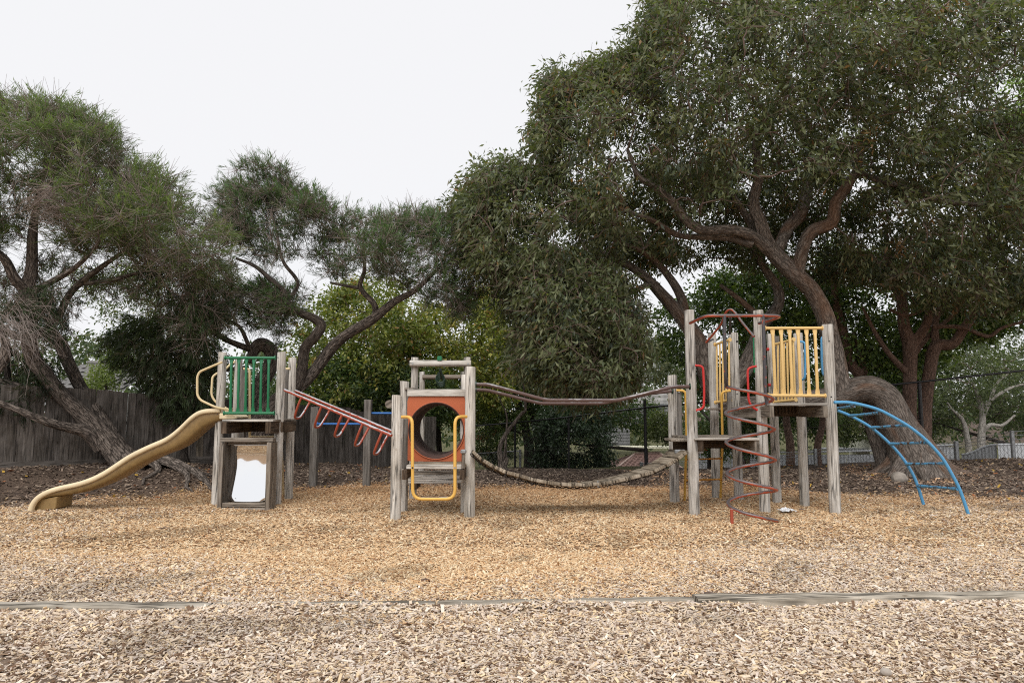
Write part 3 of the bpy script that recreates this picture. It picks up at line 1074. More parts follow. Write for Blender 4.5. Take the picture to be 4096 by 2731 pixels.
# foot box under the run-out
mb = MB()
p0, p1 = P(130, 2046, 10.78), P(222, 2034, 10.78)
q0, q1 = P(150, 1998, 10.78), P(228, 1986, 10.78)
W_ = Vector((0, WID - 0.12, 0))
mb.v += [p0, p1, q1, q0, p0 + W_, p1 + W_, q1 + W_, q0 + W_]
for q in ((0, 1, 2, 3), (5, 4, 7, 6), (1, 5, 6, 2), (4, 0, 3, 7), (4, 5, 1, 0), (3, 2, 6, 7)):
    mb.quad(list(q), [(0, 0)] * 4)
mb.build("foot", SLIDE_OUT, sl, bevel=0.01)
# bedway resting on the deck
pa = P(903, 1671, 11.45)
mb = MB()
prof = [(-0.06, 0.0), (0.20, 0.0), (0.25, 0.03), (0.17, 0.085), (-0.06, 0.10)]
for yy in (11.32, 11.84):
    for (dx, dz) in prof:
        mb.v.append(Vector((pa.x + dx, yy, zd + 0.003 + dz)))
mb.quad([0, 1, 2, 3, 4], [(0, 0)] * 5)
mb.quad([9, 8, 7, 6, 5], [(0, 0)] * 5)
for i in range(5):
    j = (i + 1) % 5
    mb.quad([i, i + 5, j + 5, j], [(0, 0)] * 4)
mb.build("entry_seat", SLIDE_LIP, sl, bevel=0.015)
L1 = [(889, 1448, 11.25), (866, 1457, 11.25), (799, 1486, 11.3), (789, 1506, 11.3), (789, 1580, 11.3), (802, 1600, 11.3), (866, 1630, 11.3), (927, 1640, 11.4)]
L2 = [(940, 1446, 12.25), (922, 1456, 12.2), (900, 1478, 12.1), (866, 1494, 11.95), (850, 1506, 11.9), (845, 1580, 11.88), (862, 1608, 11.88), (905, 1632, 11.88), (935, 1652, 11.88)]
tube("handrail", CREAM, sl, [P(*q) for q in L1], 0.019, 12, fil=0.08)
tube("handrail", CREAM, sl, [P(*q) for q in L2], 0.019, 12, fil=0.08)

# ================================================================== sloping ring trek
rt = empty("ring_ladder", (-2.8, 11.0, 0), "sloping red overhead rails with five hanging triangular hand loops", "overhead ladder")
A0, A1 = P(1139, 1560, 11.28), P(1566, 1741, 9.85)
B0, B1 = P(1150, 1557, 12.15), P(1560, 1728, 10.45)
B0 = Vector((A0.x + 0.02, A0.y + 0.50, A0.z))
B1 = Vector((A1.x + 0.02, A1.y + 0.50, A1.z))
tube("rail", RED, rt, [A0, A1], 0.023, 14)
tube("rail", RED, rt, [B0, B1], 0.023, 14)
for uu in (1209, 1291, 1373, 1456, 1534):
    # point on the near rail seen at uu
    lo, hi = 0.0, 1.0
    for _ in range(30):
        m_ = (lo + hi) / 2
        p = A0.lerp(A1, m_)
        if 2048 + FOC * p.x / p.y * 1.0 < uu: lo = m_
        else: hi = m_
    p, q = A0.lerp(A1, lo), B0.lerp(B1, lo)
    dr = (A1 - A0).normalized()
    side = Vector((0, 1, 0))
    dn = dr.cross(side)
    if dn.z > 0: dn = -dn
    dn = (dn * 0.9 + Vector((-0.12, 0, -0.1))).normalized()
    H_ = 0.36
    pts = [p + dn * 0.015, p + dn * 0.12 + side * 0.015, p + dn * 0.27 + side * 0.075, p + dn * H_ + side * 0.17,
           q + dn * H_ - side * 0.17, q + dn * 0.27 - side * 0.075, q + dn * 0.12 - side * 0.015, q + dn * 0.015]
    pts = [Vector(t) for t in catmull([tuple(z) for z in pts], 5)]
    tube("hand_loop", RED, rt, pts, 0.019, 10)

# ================================================================== turning bars
tb = empty("turning_bars", (-2.6, 14.1, 0), "three square grey posts carrying two blue horizontal turning bars", "turning bars")
for uu, vb, vt in ((1252, 1947, 1627), (1466, 1949, 1598)):
    post(tb, uu, vb, vt, 28, square=True, u_top=uu + 4)
y3 = gdepth(1949)
post(tb, 1590, 1949, 1610, 28, square=True)
pq = P(1252, 1695, y3)
tube("bar", BLUED, tb, [Vector((P(1268, 1695, y3).x, y3, pq.z)), Vector((P(1454, 1695, y3).x, y3, pq.z))], 0.021)
pq = P(1466, 1652, y3)
tube("bar", BLUED, tb, [Vector((P(1480, 1652, y3).x, y3, pq.z)), Vector((P(1578, 1652, y3).x, y3, pq.z))], 0.021)
for a_, vv in ((1271, 1695), (1452, 1695), (1483, 1652)):
    c_ = P(a_, vv, y3)
    MB().tube([c_ - Vector((0.006, 0, 0)), c_ + Vector((0.006, 0, 0))], 0.04, 12).build("flange", BLUED, tb, smooth=True)

# ================================================================== tunnel tower
tt = empty("tunnel_tower", (-1.15, 10.8, 0), "log tower with orange panel and round crawl tunnel at its centre", "play tower")
post(tt, 1582, 2083, 1581, 41, u_top=1592)
post(tt, 1879, 2068, 1467, 42, u_top=1883)
post(tt, 1612, 2049, 1525, 37, u_top=1611)
yk = 10.85
post(tt, 1860, 2035, 1500, 34, depth=yk)
post(tt, 1650, 1998, 1429, 30, u_top=1655)
post(tt, 1864, 1998, 1430, 30, u_top=1868)
ym = 15.4
post(tt, 1683, 1903, 1486, 23, depth=ym)
post(tt, 1850, 1903, 1486, 23, depth=ym)
ylr = gdepth(1998)
c0, c1 = P(1640, 1454, ylr - 0.11), P(1884, 1454, ylr - 0.11)
mb = MB().tube([c0, c0.lerp(c1, .35) + Vector((0, 0, .004)), c0.lerp(c1, .7), c1], 0.058, 16, noise_amp=0.04)
top = mb.build("cross_log", WOOD, tt, smooth=True)
c2, c3 = P(1690, 1507, ym - 0.09), P(1843, 1507, ym - 0.09)
MB().tube([c2, c2.lerp(c3, .5), c3], 0.05, 14, noise_amp=0.03).build("cross_log", WOODD, tt, smooth=True)
for uu in (1650, 1872):
    bolt(tt, P(uu, 1454, ylr - 0.165), 0.014, GALV)
# green end cap and hand rings on the long rail
g0 = P(1759, 1434, ylr - 0.12)
box("rail_cap", GREEN, tt, (g0.x, g0.y, g0.z), (0.085, 0.10, 0.085), bevel=0.012)
r0, r1 = P(1759, 1470, ylr - 0.02), P(1768, 1500, ym)
r0 = Vector((g0.x, ylr - 0.02, 2.32)); r1 = Vector((P(1768, 1500, ym).x, ym - 0.14, 2.30))
tube("ring_rail", GREEND, tt, [r0, r1], 0.026, 10)
for k in range(8):
    t = 0.04 + k * 0.125
    c_ = r0.lerp(r1, t); c_.z = 2.30
    hh, ww = 0.21, 0.105
    pts = []
    for s in range(25):
        a = 2 * math.pi * s / 24
        rr = math.sin(a / 2) ** 1.25
        pts.append(c_ + Vector((ww * math.sin(a) * rr * 1.05, 0, -hh * (1 - math.cos(a)) / 2)))
    tube("hand_ring", GREEND, tt, pts, 0.010, 8)
# small front deck
yd0, yd1 = 10.02, 10.70
zdk = P(1745, 1859, yd0).z
xl, xr = P(1625, 1860, yd0).x, P(1858, 1860, yd0).x
for k in range(4):
    w_ = (yd1 - yd0) / 4
    box("deck_board", WOODB if k else WOOD, tt, ((xl + xr) / 2, yd0 + (k + .5) * w_, zdk - 0.03 + random.uniform(-.002, .002)), (xr - xl, w_ - 0.008, 0.055), bevel=0.006)
for xx, uu in ((xl - 0.0, 1617), (xr - 0.0, 1848)):
    cx_ = P(uu, 1890, 9.98).x
    box("deck_beam", WOODS, tt, (cx_, 10.35, zdk - 0.135), (0.068, 0.76, 0.14))
# panel with round hole
yp = 10.72
pc = P(1745, 1721, yp)
R_ = 111 / FOC * yp
x0_, x1_ = P(1628, 1721, yp).x, P(1860, 1721, yp).x
z0_, z1_ = zdk + 0.0, P(1745, 1585, yp).z
mb = MB()
NS = 64
ring_in, ring_out = [], []
for k in range(NS):
    a = 2 * math.pi * k / NS
    dx, dz = math.cos(a), math.sin(a)
    sx_ = ((x1_ if dx > 0 else x0_) - pc.x) / dx if abs(dx) > 1e-6 else 1e9
    sz_ = ((z1_ if dz > 0 else z0_) - pc.z) / dz if abs(dz) > 1e-6 else 1e9
    s_ = min(sx_, sz_)
    ring_in.append((pc.x + dx * R_, pc.z + dz * R_))
    ring_out.append((pc.x + dx * s_, pc.z + dz * s_))
for yy in (yp, yp + 0.018):
    mb.v += [Vector((x_, yy, z_)) for x_, z_ in ring_in] + [Vector((x_, yy, z_)) for x_, z_ in ring_out]
for k in range(NS):
    k2 = (k + 1) % NS
    mb.quad([k, NS + k, NS + k2, k2], [(0, 0)] * 4)
    mb.quad([2 * NS + k, 2 * NS + k2, 3 * NS + k2, 3 * NS + k], [(0, 0)] * 4)
    mb.quad([k, k2, 2 * NS + k2, 2 * NS + k], [(0, 0)] * 4)
    mb.quad([NS + k, 3 * NS + k, 3 * NS + k2, NS + k2], [(0, 0)] * 4)
pnl = mb.build("panel", ORANGEP, tt)
mb = MB()
for a0_ in range(NS):
    a = 2 * math.pi * a0_ / NS
    for (rr, yy) in ((R_ + 0.012, yp - 0.014), (R_ - 0.008, yp - 0.018), (R_ - 0.022, yp + 0.0), (R_ - 0.025, yp + 0.10), (R_ - 0.04, yp + 0.11), (R_ - 0.042, yp + 1.05), (R_ - 0.02, yp + 1.06), (R_ - 0.0, yp + 1.05), (R_ + 0.0, yp + 0.02)):
        mb.v.append(Vector((pc.x + rr * math.cos(a), yy, pc.z + rr * math.sin(a))))
w_ = 9
for k in range(NS):
    k2 = (k + 1) % NS
    for i in range(w_ - 1):
        mb.quad([k * w_ + i, k2 * w_ + i, k2 * w_ + i + 1, k * w_ + i + 1], [(0, 0)] * 4)
mb.build("tunnel", TUNNEL, tt, smooth=True)
mb = MB()
pts = [Vector((pc.x + (R_ + 0.006) * math.cos(a), yp - 0.012, pc.z + (R_ + 0.006) * math.sin(a))) for a in np.linspace(0, 2 * math.pi, NS + 1)]
mb.tube(pts, 0.009, 8, cap=False).build("tunnel_rim", ORANGEP, tt, smooth=True)
zb1 = P(1745, 1557, yp).z
box("cross_board", WOOD, tt, ((x0_ + x1_) / 2, yp - 0.01, (zb1 + z1_) / 2 + 0.002), (x1_ - x0_, 0.05, zb1 - z1_), bevel=0.006)
box("cap_board", WOODD, tt, (P(1645, 1552, 11).x, 11.2, zb1 + 0.012), (0.14, 0.9, 0.03))
for v0, v1 in ((1882, 1897.5), (1899, 1931)):
    za_, zb_ = P(1745, v0, ylr - .1).z, P(1745, v1, ylr - .1).z
    box("lower_board", WOODD if v0 < 1890 else WOOD, tt, (P(1742, 1900, ylr - .1).x, ylr - 0.105 - (0.03 if v0 > 1890 else 0), (za_ + zb_) / 2), (1.03, 0.04, za_ - zb_))
for uu in (1664, 1842):
    c_ = P(uu, 1941, ylr)
    box("brace_block", WOODS, tt, (c_.x, ylr + 0.1, c_.z), (0.07, 0.5, 0.1))
# right-hand bridge bracket
c_ = P(1853, 1800, 9.98)
box("bracket_post", WOODD, tt, (c_.x, 10.02, (c_.z + zdk) / 2 - 0.03), (0.05, 0.06, c_.z - zdk + 0.04))
mb = MB().box((c_.x + 0.002, 10.0, c_.z - 0.02), (0.085, 0.09, 0.06))
mb.build("bracket_cap", GALV, tt, bevel=0.015)
box("handle_post", WOODG, tt, (P(1618, 1780, 10.3).x, 10.35, (P(1618, 1675, 10.3).z + zdk - 0.08) / 2), (0.075, 0.06, P(1618, 1675, 10.3).z - zdk + 0.08))
# stick-out log end
c_ = P(1556, 1616, 10.9)
mb = MB().tube([Vector((c_.x, 10.9, c_.z)), Vector((c_.x + 0.04, 11.5, c_.z - 0.0))], 0.066, 12)
mb.build("side_log", WOODD, tt, smooth=True)

# yellow step hoop
st = empty("step_hoop", (-1.1, 9.75, 0), "yellow U shaped step hoop hanging in front of the orange tunnel panel", "step")
pts = [P(1608, 1667, 9.85), P(1649, 1667, 9.72), P(1651, 1995, 9.68), P(1820, 1995, 9.68), P(1820, 1666, 9.72), P(1866, 1666, 9.9)]
tube("hoop", YELLOW, st, pts, 0.023, 14, fil=0.13)
a_, b_ = P(1672, 1990, 9.68), P(1800, 1990, 9.68)
box("tread", BROWNT, st, ((a_.x + b_.x) / 2, 9.70, a_.z - 0.0), (b_.x - a_.x, 0.05, 0.022), bevel=0.006)
for uu in (1650, 1819):
    bolt(st, P(uu, 1870, 9.68 - 0.022), 0.013, BLACKM if uu < 1700 else GALV)

# ================================================================== suspension bridge
br = empty("plank_bridge", (1.1, 10.8, 0.4), "sagging suspension bridge of weathered planks between tunnel tower and spiral tower", "bridge")
EDGE = [(1880, 1802), (1904, 1826), (1930, 1847), (1975, 1873), (2024, 1892), (2076, 1908), (2129, 1922), (2185, 1933), (2246, 1941), (2314, 1944), (2370, 1942), (2426, 1935),
        (2480, 1924), (2532, 1913), (2585, 1899), (2635, 1880), (2680, 1858), (2722, 1830), (2752, 1806)]
E = catmull(EDGE, 8)
pth = []
for (u, v) in E:
    y = 10.15 + (10.5 - 10.15) * (u - 1880) / 870
    pth.append(P(u, v, y))
cum = [0]
for i in range(1, len(pth)):
    cum.append(cum[-1] + (pth[i] - pth[i - 1]).length)


def at_len(s):
    i = min(max(int(np.searchsorted(cum, s)) - 1, 0), len(pth) - 2)
    t = (s - cum[i]) / (cum[i + 1] - cum[i])
    return pth[i].lerp(pth[i + 1], t)


NP = 17
tot = cum[-1]
BW = 0.98
for k in range(NP):
    s0, s1 = tot * k / NP + 0.012, tot * (k + 1) / NP - 0.012
    p, q = at_len(s0), at_len(s1)
    d = (q - p)
    up = Vector((0, 0, 1))
    nrm = Vector((-d.z, 0, d.x)).normalized()
    cant = 0.13 - 0.09 * k / (NP - 1)
    m_ = (p + q) / 2 + nrm * 0.014 + Vector((0, BW / 2 + random.uniform(-0.015, 0.015), -cant / 2))
    yaw = math.atan2(d.y, d.x) * 0.3
    pit = -math.atan2(d.z, d.x) + random.uniform(-0.07, 0.07)
    R3 = Matrix.Rotation(-cant / BW, 3, 'X') @ Matrix.Rotation(yaw + random.uniform(-0.012, 0.012), 3, 'Z') @ Matrix.Rotation(pit, 3, 'Y')
    MB().box(m_, (d.length + 0.002, BW, 0.05), R3, jit=0.004).build("plank", WOODB, br, bevel=0.007)
# chain under both edges
for off in (0.16, BW - 0.16):
    nl = 60
    mb = MB()
    link_me = None
    for k in range(nl):
        s = tot * (k + 0.5) / nl
        p = at_len(s)
        d = (at_len(min(tot - 1e-3, s + 0.03)) - at_len(max(0, s - 0.03))).normalized()
        c_ = p + Vector((0, off, -off * (0.13 - 0.09 * k / nl) - 0.032 - 0.006 * (k % 2)))
        side = Vector((0, 1, 0)) if k % 2 else d.cross(Vector((0, 1, 0)))
        ring = [c_ + d * 0.034 * math.cos(a) + side * 0.016 * math.sin(a) for a in np.linspace(0, 2 * math.pi, 9)]
        mb.tube(ring, 0.005, 4, cap=False)
    tag(mb.build("chain", BLACKM, br), kind="stuff")
p = at_len(tot * 0.576)
MB().tube([p + Vector((0, 0.03, -0.03)), p + Vector((0, 0.03, 0.06))], 0.014, 8).build("bolt", GALV, br, smooth=True)
hr = empty("bridge_handrail", (1.1, 10.5, 1.8), "pair of bent brown tubular handrails running above the plank bridge", "handrail")
near = [P(1903, 1537, 10.2), P(1951, 1537, 10.22), P(2185, 1600, 10.28), P(2468, 1601, 10.35), P(2694, 1546, 10.42), P(2760, 1546, 10.48)]
farr = [P(1903, 1559, 10.95), P(1945, 1559, 10.98), P(2161, 1613, 11.1), P(2411, 1613, 11.25), P(2610, 1572, 11.4), P(2690, 1564, 11.5)]
for k in range(1, len(near)):
    near[k].z = near[k].z
tube("rail", BROWNT, hr, near, 0.027, 14, fil=0.08)
tube("rail", BROWNT, hr, farr, 0.027, 14, fil=0.08)
for pp in (near[0], near[-1], farr[0], farr[-1]):
    s_ = 1 if pp in (near[0], farr[0]) else -1
    MB().tube([pp - Vector((0.004 * s_, 0, 0)), pp + Vector((0.012 * s_, 0, 0))], 0.05, 12).build("flange", GREEND, hr, smooth=True)

# ================================================================== right tower
rw = empty("deck_tower", (3.9, 11.2, 0), "tall log tower with two decks and yellow barred guard panels", "play tower")
PQ = post(rw, 2777, 2053, 1241.5, 41, u_top=2761)
post(rw, 2698, 2014, 1501, 38, u_top=2687)
post(rw, 2866, 1992, 1335, 34, u_top=2853)
post(rw, 2955, 1998, 1332, 36, u_top=2936)
post(rw, 3059, 2047, 1241.5, 41, u_top=3036)
post(rw, 3109, 2008, 1335, 34, u_top=3085)
post(rw, 3218, 2020, 1333, 36, u_top=3192)
post(rw, 3341, 2048, 1297, 43, u_top=3311)
for (u, vt, vb, yy) in ((2716, 1568, 1750, 11.6), (2916, 1568, 1750, 11.75), (3107, 1345, 1620, 11.95)):
    c_ = P(u, vt, yy)
    zb_ = P(u, vb, yy).z
    box("handle_post", WOODG, rw, (c_.x, yy, (c_.z + zb_) / 2), (0.07, 0.06, c_.z - zb_))
# upper deck: boards run front to back and their ends show
zu = P(3200, 1612, 10.55).z


def deck(poly, z, board, mat_first, nm="deck_board", th=0.036, along='x'):
    """boards filling a convex polygon; along='x' boards run left-right"""
    poly = [Vector((p[0], p[1], 0)) for p in poly]
    ax = 1 if along == 'x' else 0
    lo, hi = min(p[ax] for p in poly), max(p[ax] for p in poly)
    n_ = max(1, int(round((hi - lo) / board)))
    w_ = (hi - lo) / n_
    for k in range(n_):
        m_ = lo + (k + 0.5) * w_
        cr = []
        for i in range(len(poly)):
            a, b_ = poly[i], poly[(i + 1) % len(poly)]
            if (a[ax] - m_) * (b_[ax] - m_) < 0:
                t = (m_ - a[ax]) / (b_[ax] - a[ax])
                cr.append(a[1 - ax] + (b_[1 - ax] - a[1 - ax]) * t)
        if len(cr) < 2:
            continue
        a, b_ = min(cr), max(cr)
        e = random.uniform(-0.012, 0.012)
        if along == 'x':
            box(nm, WOODD if k else mat_first, rw, ((a + b_) / 2 + e, m_, z - th / 2 + random.uniform(-.002, .002)), (b_ - a, w_ - 0.008, th), bevel=0.005)
        else:
            box(nm, WOODD, rw, (m_, (a + b_) / 2 + e, z - th / 2 + random.uniform(-.002, .002)), (w_ - 0.008, b_ - a, th), bevel=0.005)


xu0, xu1 = P(3075, 1615, 10.5).x, P(3307, 1615, 10.5).x
deck([(xu0, 10.5), (xu1, 10.5), (xu1 - 0.0, 11.4), (xu0 + 0.25, 11.9)], zu, 0.14, WOOD)
deck([(3.72, 11.35), (3.98, 10.75), (4.35, 11.95), (3.75, 12.1)], zu - 0.055, 0.095, WOODD, along='x')
deck([(3.28, 12.1), (3.72, 11.95), (3.9, 12.35), (3.45, 12.5)], zu - 0.07, 0.08, WOODD, along='x')
box("deck_beam", WOODD, rw, (xu0 + 0.035, 10.78, zu - 0.13), (0.075, 0.6, 0.175))
box("deck_beam", WOODD, rw, (xu1 - 0.035, 10.95, zu - 0.13), (0.075, 0.95, 0.175))
box("deck_beam", WOODS, rw, ((xu0 + xu1) / 2 + 0.08, 11.45, zu - 0.125), (xu1 - xu0 - 0.25, 0.05, 0.17))
for k in range(13):                                               # ribbed underside battens
    xx = xu0 + 0.16 + k * 0.058
    box("underside_batten", WOODS, rw, (xx, 11.405, zu - 0.11), (0.03, 0.02, 0.12), bevel=0.0)
a_, b_ = P(2935, 1655, 11.7), P(3030, 1655, 11.0)
dd = b_ - a_
box("deck_beam", WOODD, rw, ((a_ + b_) / 2), (dd.length + .1, 0.06, 0.13), rot_to(dd))
# lower deck
zl = P(2900, 1751, 10.6).z
xl0, xl1 = P(2784, 1755, 10.62).x, P(3042, 1755, 10.62).x
deck([(xl0, 10.62), (xl1, 10.62), (xl1 + 0.02, 11.9), (xl0 - 0.1, 11.9)], zl, 0.13, WOOD)
box("deck_beam", WOODS, rw, (xl0 + 0.085, 11.1, zl - 0.125), (0.075, 0.9, 0.17))
box("deck_beam", WOODD, rw, (xl1 - 0.045, 11.1, zl - 0.125), (0.075, 0.9, 0.17))
box("deck_beam", WOODS, rw, ((xl0 + xl1) / 2 + 0.1, 11.55, zl - 0.125), (xl1 - xl0 - 0.3, 0.05, 0.17))
c_ = P(2716, 1756, 11.4)
box("deck_board", WOODD, rw, (P(2722, 1756, 11.0).x, 11.15, zl - 0.05), (0.34, 0.5, 0.045), bevel=0.01)
box("deck_beam", WOODS, rw, (P(2730, 1785, 11.1).x, 11.2, zl - 0.15), (0.26, 0.06, 0.15))
c_ = P(2722, 1806, 10.8)
box("hanger_bracket", GALV, rw, (c_.x, 10.85, c_.z), (0.16, 0.08, 0.06), bevel=0.01)
c_ = P(2800, 1806, 10.8)
box("hanger_bracket", GALV, rw, (c_.x, 10.85, c_.z), (0.12, 0.08, 0.06), bevel=0.01)
# guard panels
yq = 10.55
guard_panel(rw, P(3060, 1313, yq), P(3290, 1312, yq), P(3072, 1581, yq), P(3302, 1582, yq), 6, YELLOWP, 0.023, 0.024, t0=0.13, t1=0.865)
guard_panel(rw, P(3096, 1378, 11.75), P(3176, 1357, 11.3), P(3096, 1607, 11.75), P(3184, 1598, 11.3), 6, YELLOWP, 0.021, 0.018, t0=0.2, t1=0.96)
guard_panel(rw, P(2860, 1378, 12.15), P(2920, 1358, 11.75), P(2862, 1609, 12.15), P(2922, 1600, 11.75), 5, YELLOWP, 0.021, 0.018, t0=0.12, t1=0.93)
# grab handles
for pts, mt_ in (([(2780, 1461, 10.45), (2812, 1464, 10.42), (2817, 1560, 10.42), (2815, 1632, 10.42), (2784, 1641, 10.45)], REDH),
                 ([(3026, 1464, 10.55), (2990, 1472, 10.55), (2994, 1600, 10.55), (3006, 1626, 10.55), (3030, 1640, 10.55)], REDH),
                 ([(3198, 1366, 11.25), (3219, 1368, 11.2), (3222, 1450, 11.2), (3219, 1516, 11.2), (3203, 1520, 11.3)], BLUE),
                 ([(3300, 1345, 11.3), (3286, 1350, 11.3), (3287, 1450, 11.3), (3292, 1500, 11.3), (3310, 1500, 11.3)], BLUE)):
    tube("grab_handle", mt_, rw, [P(*q) for q in pts], 0.0175, 12, fil=0.1)
for u, v in ((3067, 1397), (3073, 1539)):
    c_ = P(u, v, 11.2)
    MB().tube([c_, c_ + Vector((0.035, 0, 0))], 0.026, 10).build("bolt_cover", REDH, rw, smooth=True)
for u, v, y in ((2948, 1366, 11.85), (2948, 1575, 11.85), (3316, 1365, 10.48), (3325, 1587, 10.48)):
    bolt(rw, P(u, v, y), 0.02 if v == 1366 else 0.012, BLACKM)
tube("edge_strip", GREEN, rw, [P(3014, 1350, 10.72), P(3018, 1490, 10.72)], 0.012, 8)
# roof frame
pk = (2921, 1239)
for pts in ([(2825, 1369, 12.1), (2880, 1302, 11.7), (2903, 1252, 11.35), (2921, 1237, 11.25), (2942, 1252, 11.2), (2970, 1290, 11.05), (3016, 1346, 10.8)],
            [(2921, 1239, 11.25), (2921, 1290, 11.5), (2919, 1334, 11.8)]):
    pp = [Vector(t) for t in catmull([tuple(P(*q)) for q in pts], 6)]
    tube("roof_tube", REDD if len(pts) == 3 else REDS, rw, pp, 0.02, 12)
tube("roof_tube", REDD, rw, [P(2825, 1370, 12.1), P(2852, 1357, 12.2)], 0.018, 10)

# yellow ladder
yl = empty("yellow_ladder", (3.3, 12.0, 0), "deep yellow ladder with hooked handles behind the spiral climber", "ladder")
tube("stile", YELLOW, yl, [P(2706, 1561, 11.55), P(2742, 1562, 11.5), P(2746, 1752, 11.7), P(2738, 2006, 12.1)], 0.021, 12, fil=0.09)
tube("stile", YELLOW, yl, [P(2922, 1563, 11.75), P(2886, 1566, 11.75), P(2890, 1749, 12.0), P(2882, 1990, 12.5)], 0.021, 12, fil=0.09)
for v0, v1, y in ((1837, 1833, 11.95), (1920, 1916, 12.2)):
    a_, b_ = P(2744, v0, y), P(2888, v1, y)
    tube("rung", ORANGE, yl, [a_, a_.lerp(b_, .12), a_.lerp(b_, .88), b_], [0.03, 0.02, 0.02, 0.032], 10, flat=(0.7, 1.0))

# spiral climber
sp = empty("spiral_climber", (3.5, 9.95, 0), "rusty red spiral climbing coil with worn steel showing through", "spiral climber")
cy = 9.97
R0 = 91 / FOC * cy
ext = [(2905, 1544), (3086, 1603), (2906, 1657), (3091, 1722), (2909, 1775), (3096, 1843), (2912, 1900), (3101, 1962), (2916, 2021), (3104, 2086)]
ctrl = []
for k, (u, v) in enumerate(ext):
    p = P(u, v, cy)
    ctrl.append((p.x, p.z))
pts = []
for k in range(len(ctrl) - 1):
    (xa_, za_), (xb_, zb_) = ctrl[k], ctrl[k + 1]
    n_ = 16
    for s in range(n_):
        t = s / n_
        ang = math.pi * t
        xm = (xa_ + xb_) / 2 - (xb_ - xa_) / 2 * math.cos(ang)
        yy = cy + (-1 if k % 2 == 0 else 1) * R0 * math.sin(ang)
        zz = za_ + (zb_ - za_) * t
        pts.append(Vector((xm, yy, zz)))
pts.append(Vector((ctrl[-1][0], cy, 0.0)))
tube("coil", REDS, sp, pts, 0.0235, 14)
yr = 9.72
tube("upright", REDD, sp, [P(2898, 1262, yr), P(2899, 1400, yr), P(2903, 1520, yr + 0.1), P(2907, 1548, cy)], 0.0245, 12, fil=0.1)
tube("upright", REDD, sp, [P(3052, 1262, yr), P(3057, 1400, yr), P(3062, 1580, yr + 0.05), P(3068, 1616, cy - 0.2)], 0.0245, 12, fil=0.1)
tube("top_hoop", REDS, sp, [P(2761, 1292, 10.42), P(2822, 1262, 9.72), P(3110, 1262, 9.72), P(3120, 1268, 9.95), P(3036, 1293, 10.52)], 0.023, 12, fil=0.16)
c_ = P(2928, 2032, 9.72)
tube("foot_leg", RED, sp, [Vector((c_.x, 9.74, 0.215)), Vector((c_.x, 9.74, -0.05))], 0.024, 12)

# blue arched ladder
bl = empty("arched_ladder", (6.0, 11.0, 0), "blue arched ladder curving down to the ground on the right", "arched ladder")
NR = [(3336, 1609), (3390, 1609), (3444, 1618), (3514, 1638), (3579, 1671), (3644, 1711), (3704, 1760), (3764, 1825), (3807, 1895), (3840, 1960), (3873, 2055)]
FR = [(3340, 1638), (3400, 1662), (3482, 1708), (3558, 1773), (3617, 1841), (3661, 1917), (3694, 2016)]
nr = [Vector(t) for t in catmull([tuple(P(u, v, 10.55)) for u, v in NR], 4)]
fr = [Vector(t) for t in catmull([tuple(P(u, v, 11.45)) for u, v in FR], 6)]
tube("side_rail", BLUE, bl, nr, 0.0245, 14)
tube("side_rail", BLUE, bl, fr, 0.0245, 14)
for (ua, va), (ub, vb) in (((3417, 1623), (3345, 1634)), ((3522, 1650), (3398, 1663)), ((3623, 1700), (3487, 1710)), ((3709, 1769), (3560, 1775)), ((3782, 1853), (3625, 1855)), ((3832, 1955), (3674, 1942))):
    a_, b_ = P(ua, va, 10.56), P(ub, vb, 11.44)
    tube("rung", BLUEW, bl, [a_, a_.lerp(b_, .1), a_.lerp(b_, .2), a_.lerp(b_, .8), a_.lerp(b_, .9), b_], [0.028, 0.026, 0.021, 0.021, 0.026, 0.028], 10)

# litter on the chips
c_ = P(3150, 2050, gdepth(2050))
mb = MB()
gs = 9
for j in range(gs):
    for i in range(gs):
        mb.v.append(Vector((c_.x + (i - 4) * 0.028 + random.uniform(-.008, .008), c_.y + (j - 4) * 0.03, 0.03 + random.uniform(0, 0.055) * (1 - abs(i - 4) / 6))))
for j in range(gs - 1):
    for i in range(gs - 1):
        q = j * gs + i
        mb.quad([q, q + 1, q + gs + 1, q + gs], [(0, 0)] * 4)
o = mb.build("plastic_wrapper", PLASTIC, None)
tag(o, "crumpled clear plastic wrapper on the chips beside the tower's right posts", "litter")


def pebble(name, c, r, mat, sq=0.65):
    mb = MB()
    for j in range(7):
        th = math.pi * j / 6
        for i in range(10):
            a = 2 * math.pi * i / 10
            k = 1 + 0.15 * math.sin(3 * a + j) + random.uniform(-.06, .06)
            mb.v.append(Vector((c[0] + r * k * math.sin(th) * math.cos(a), c[1] + r * k * 0.8 * math.sin(th) * math.sin(a), c[2] + r * sq * math.cos(th))))
    for j in range(6):
        for i in range(10):
            i2 = (i + 1) % 10
            mb.quad([j * 10 + i, (j + 1) * 10 + i, (j + 1) * 10 + i2, j * 10 + i2], [(0, 0)] * 4)
    return mb.build(name, mat, None, smooth=True)


c_ = P(3595, 1925, 14.4)
tag(pebble("stone", (c_.x, c_.y, hz(c_.x, c_.y) + 0.10), 0.16, STONE, 0.8), "rounded pale boulder at the foot of the big arched gum trunk", "stone")
y_ = gdepth(2706)
c_ = P(3543, 2706, y_)
tag(pebble("stone", (c_.x, c_.y, 0.03), 0.035, STONE), "small grey stone among pale chips at the bottom right", "stone")

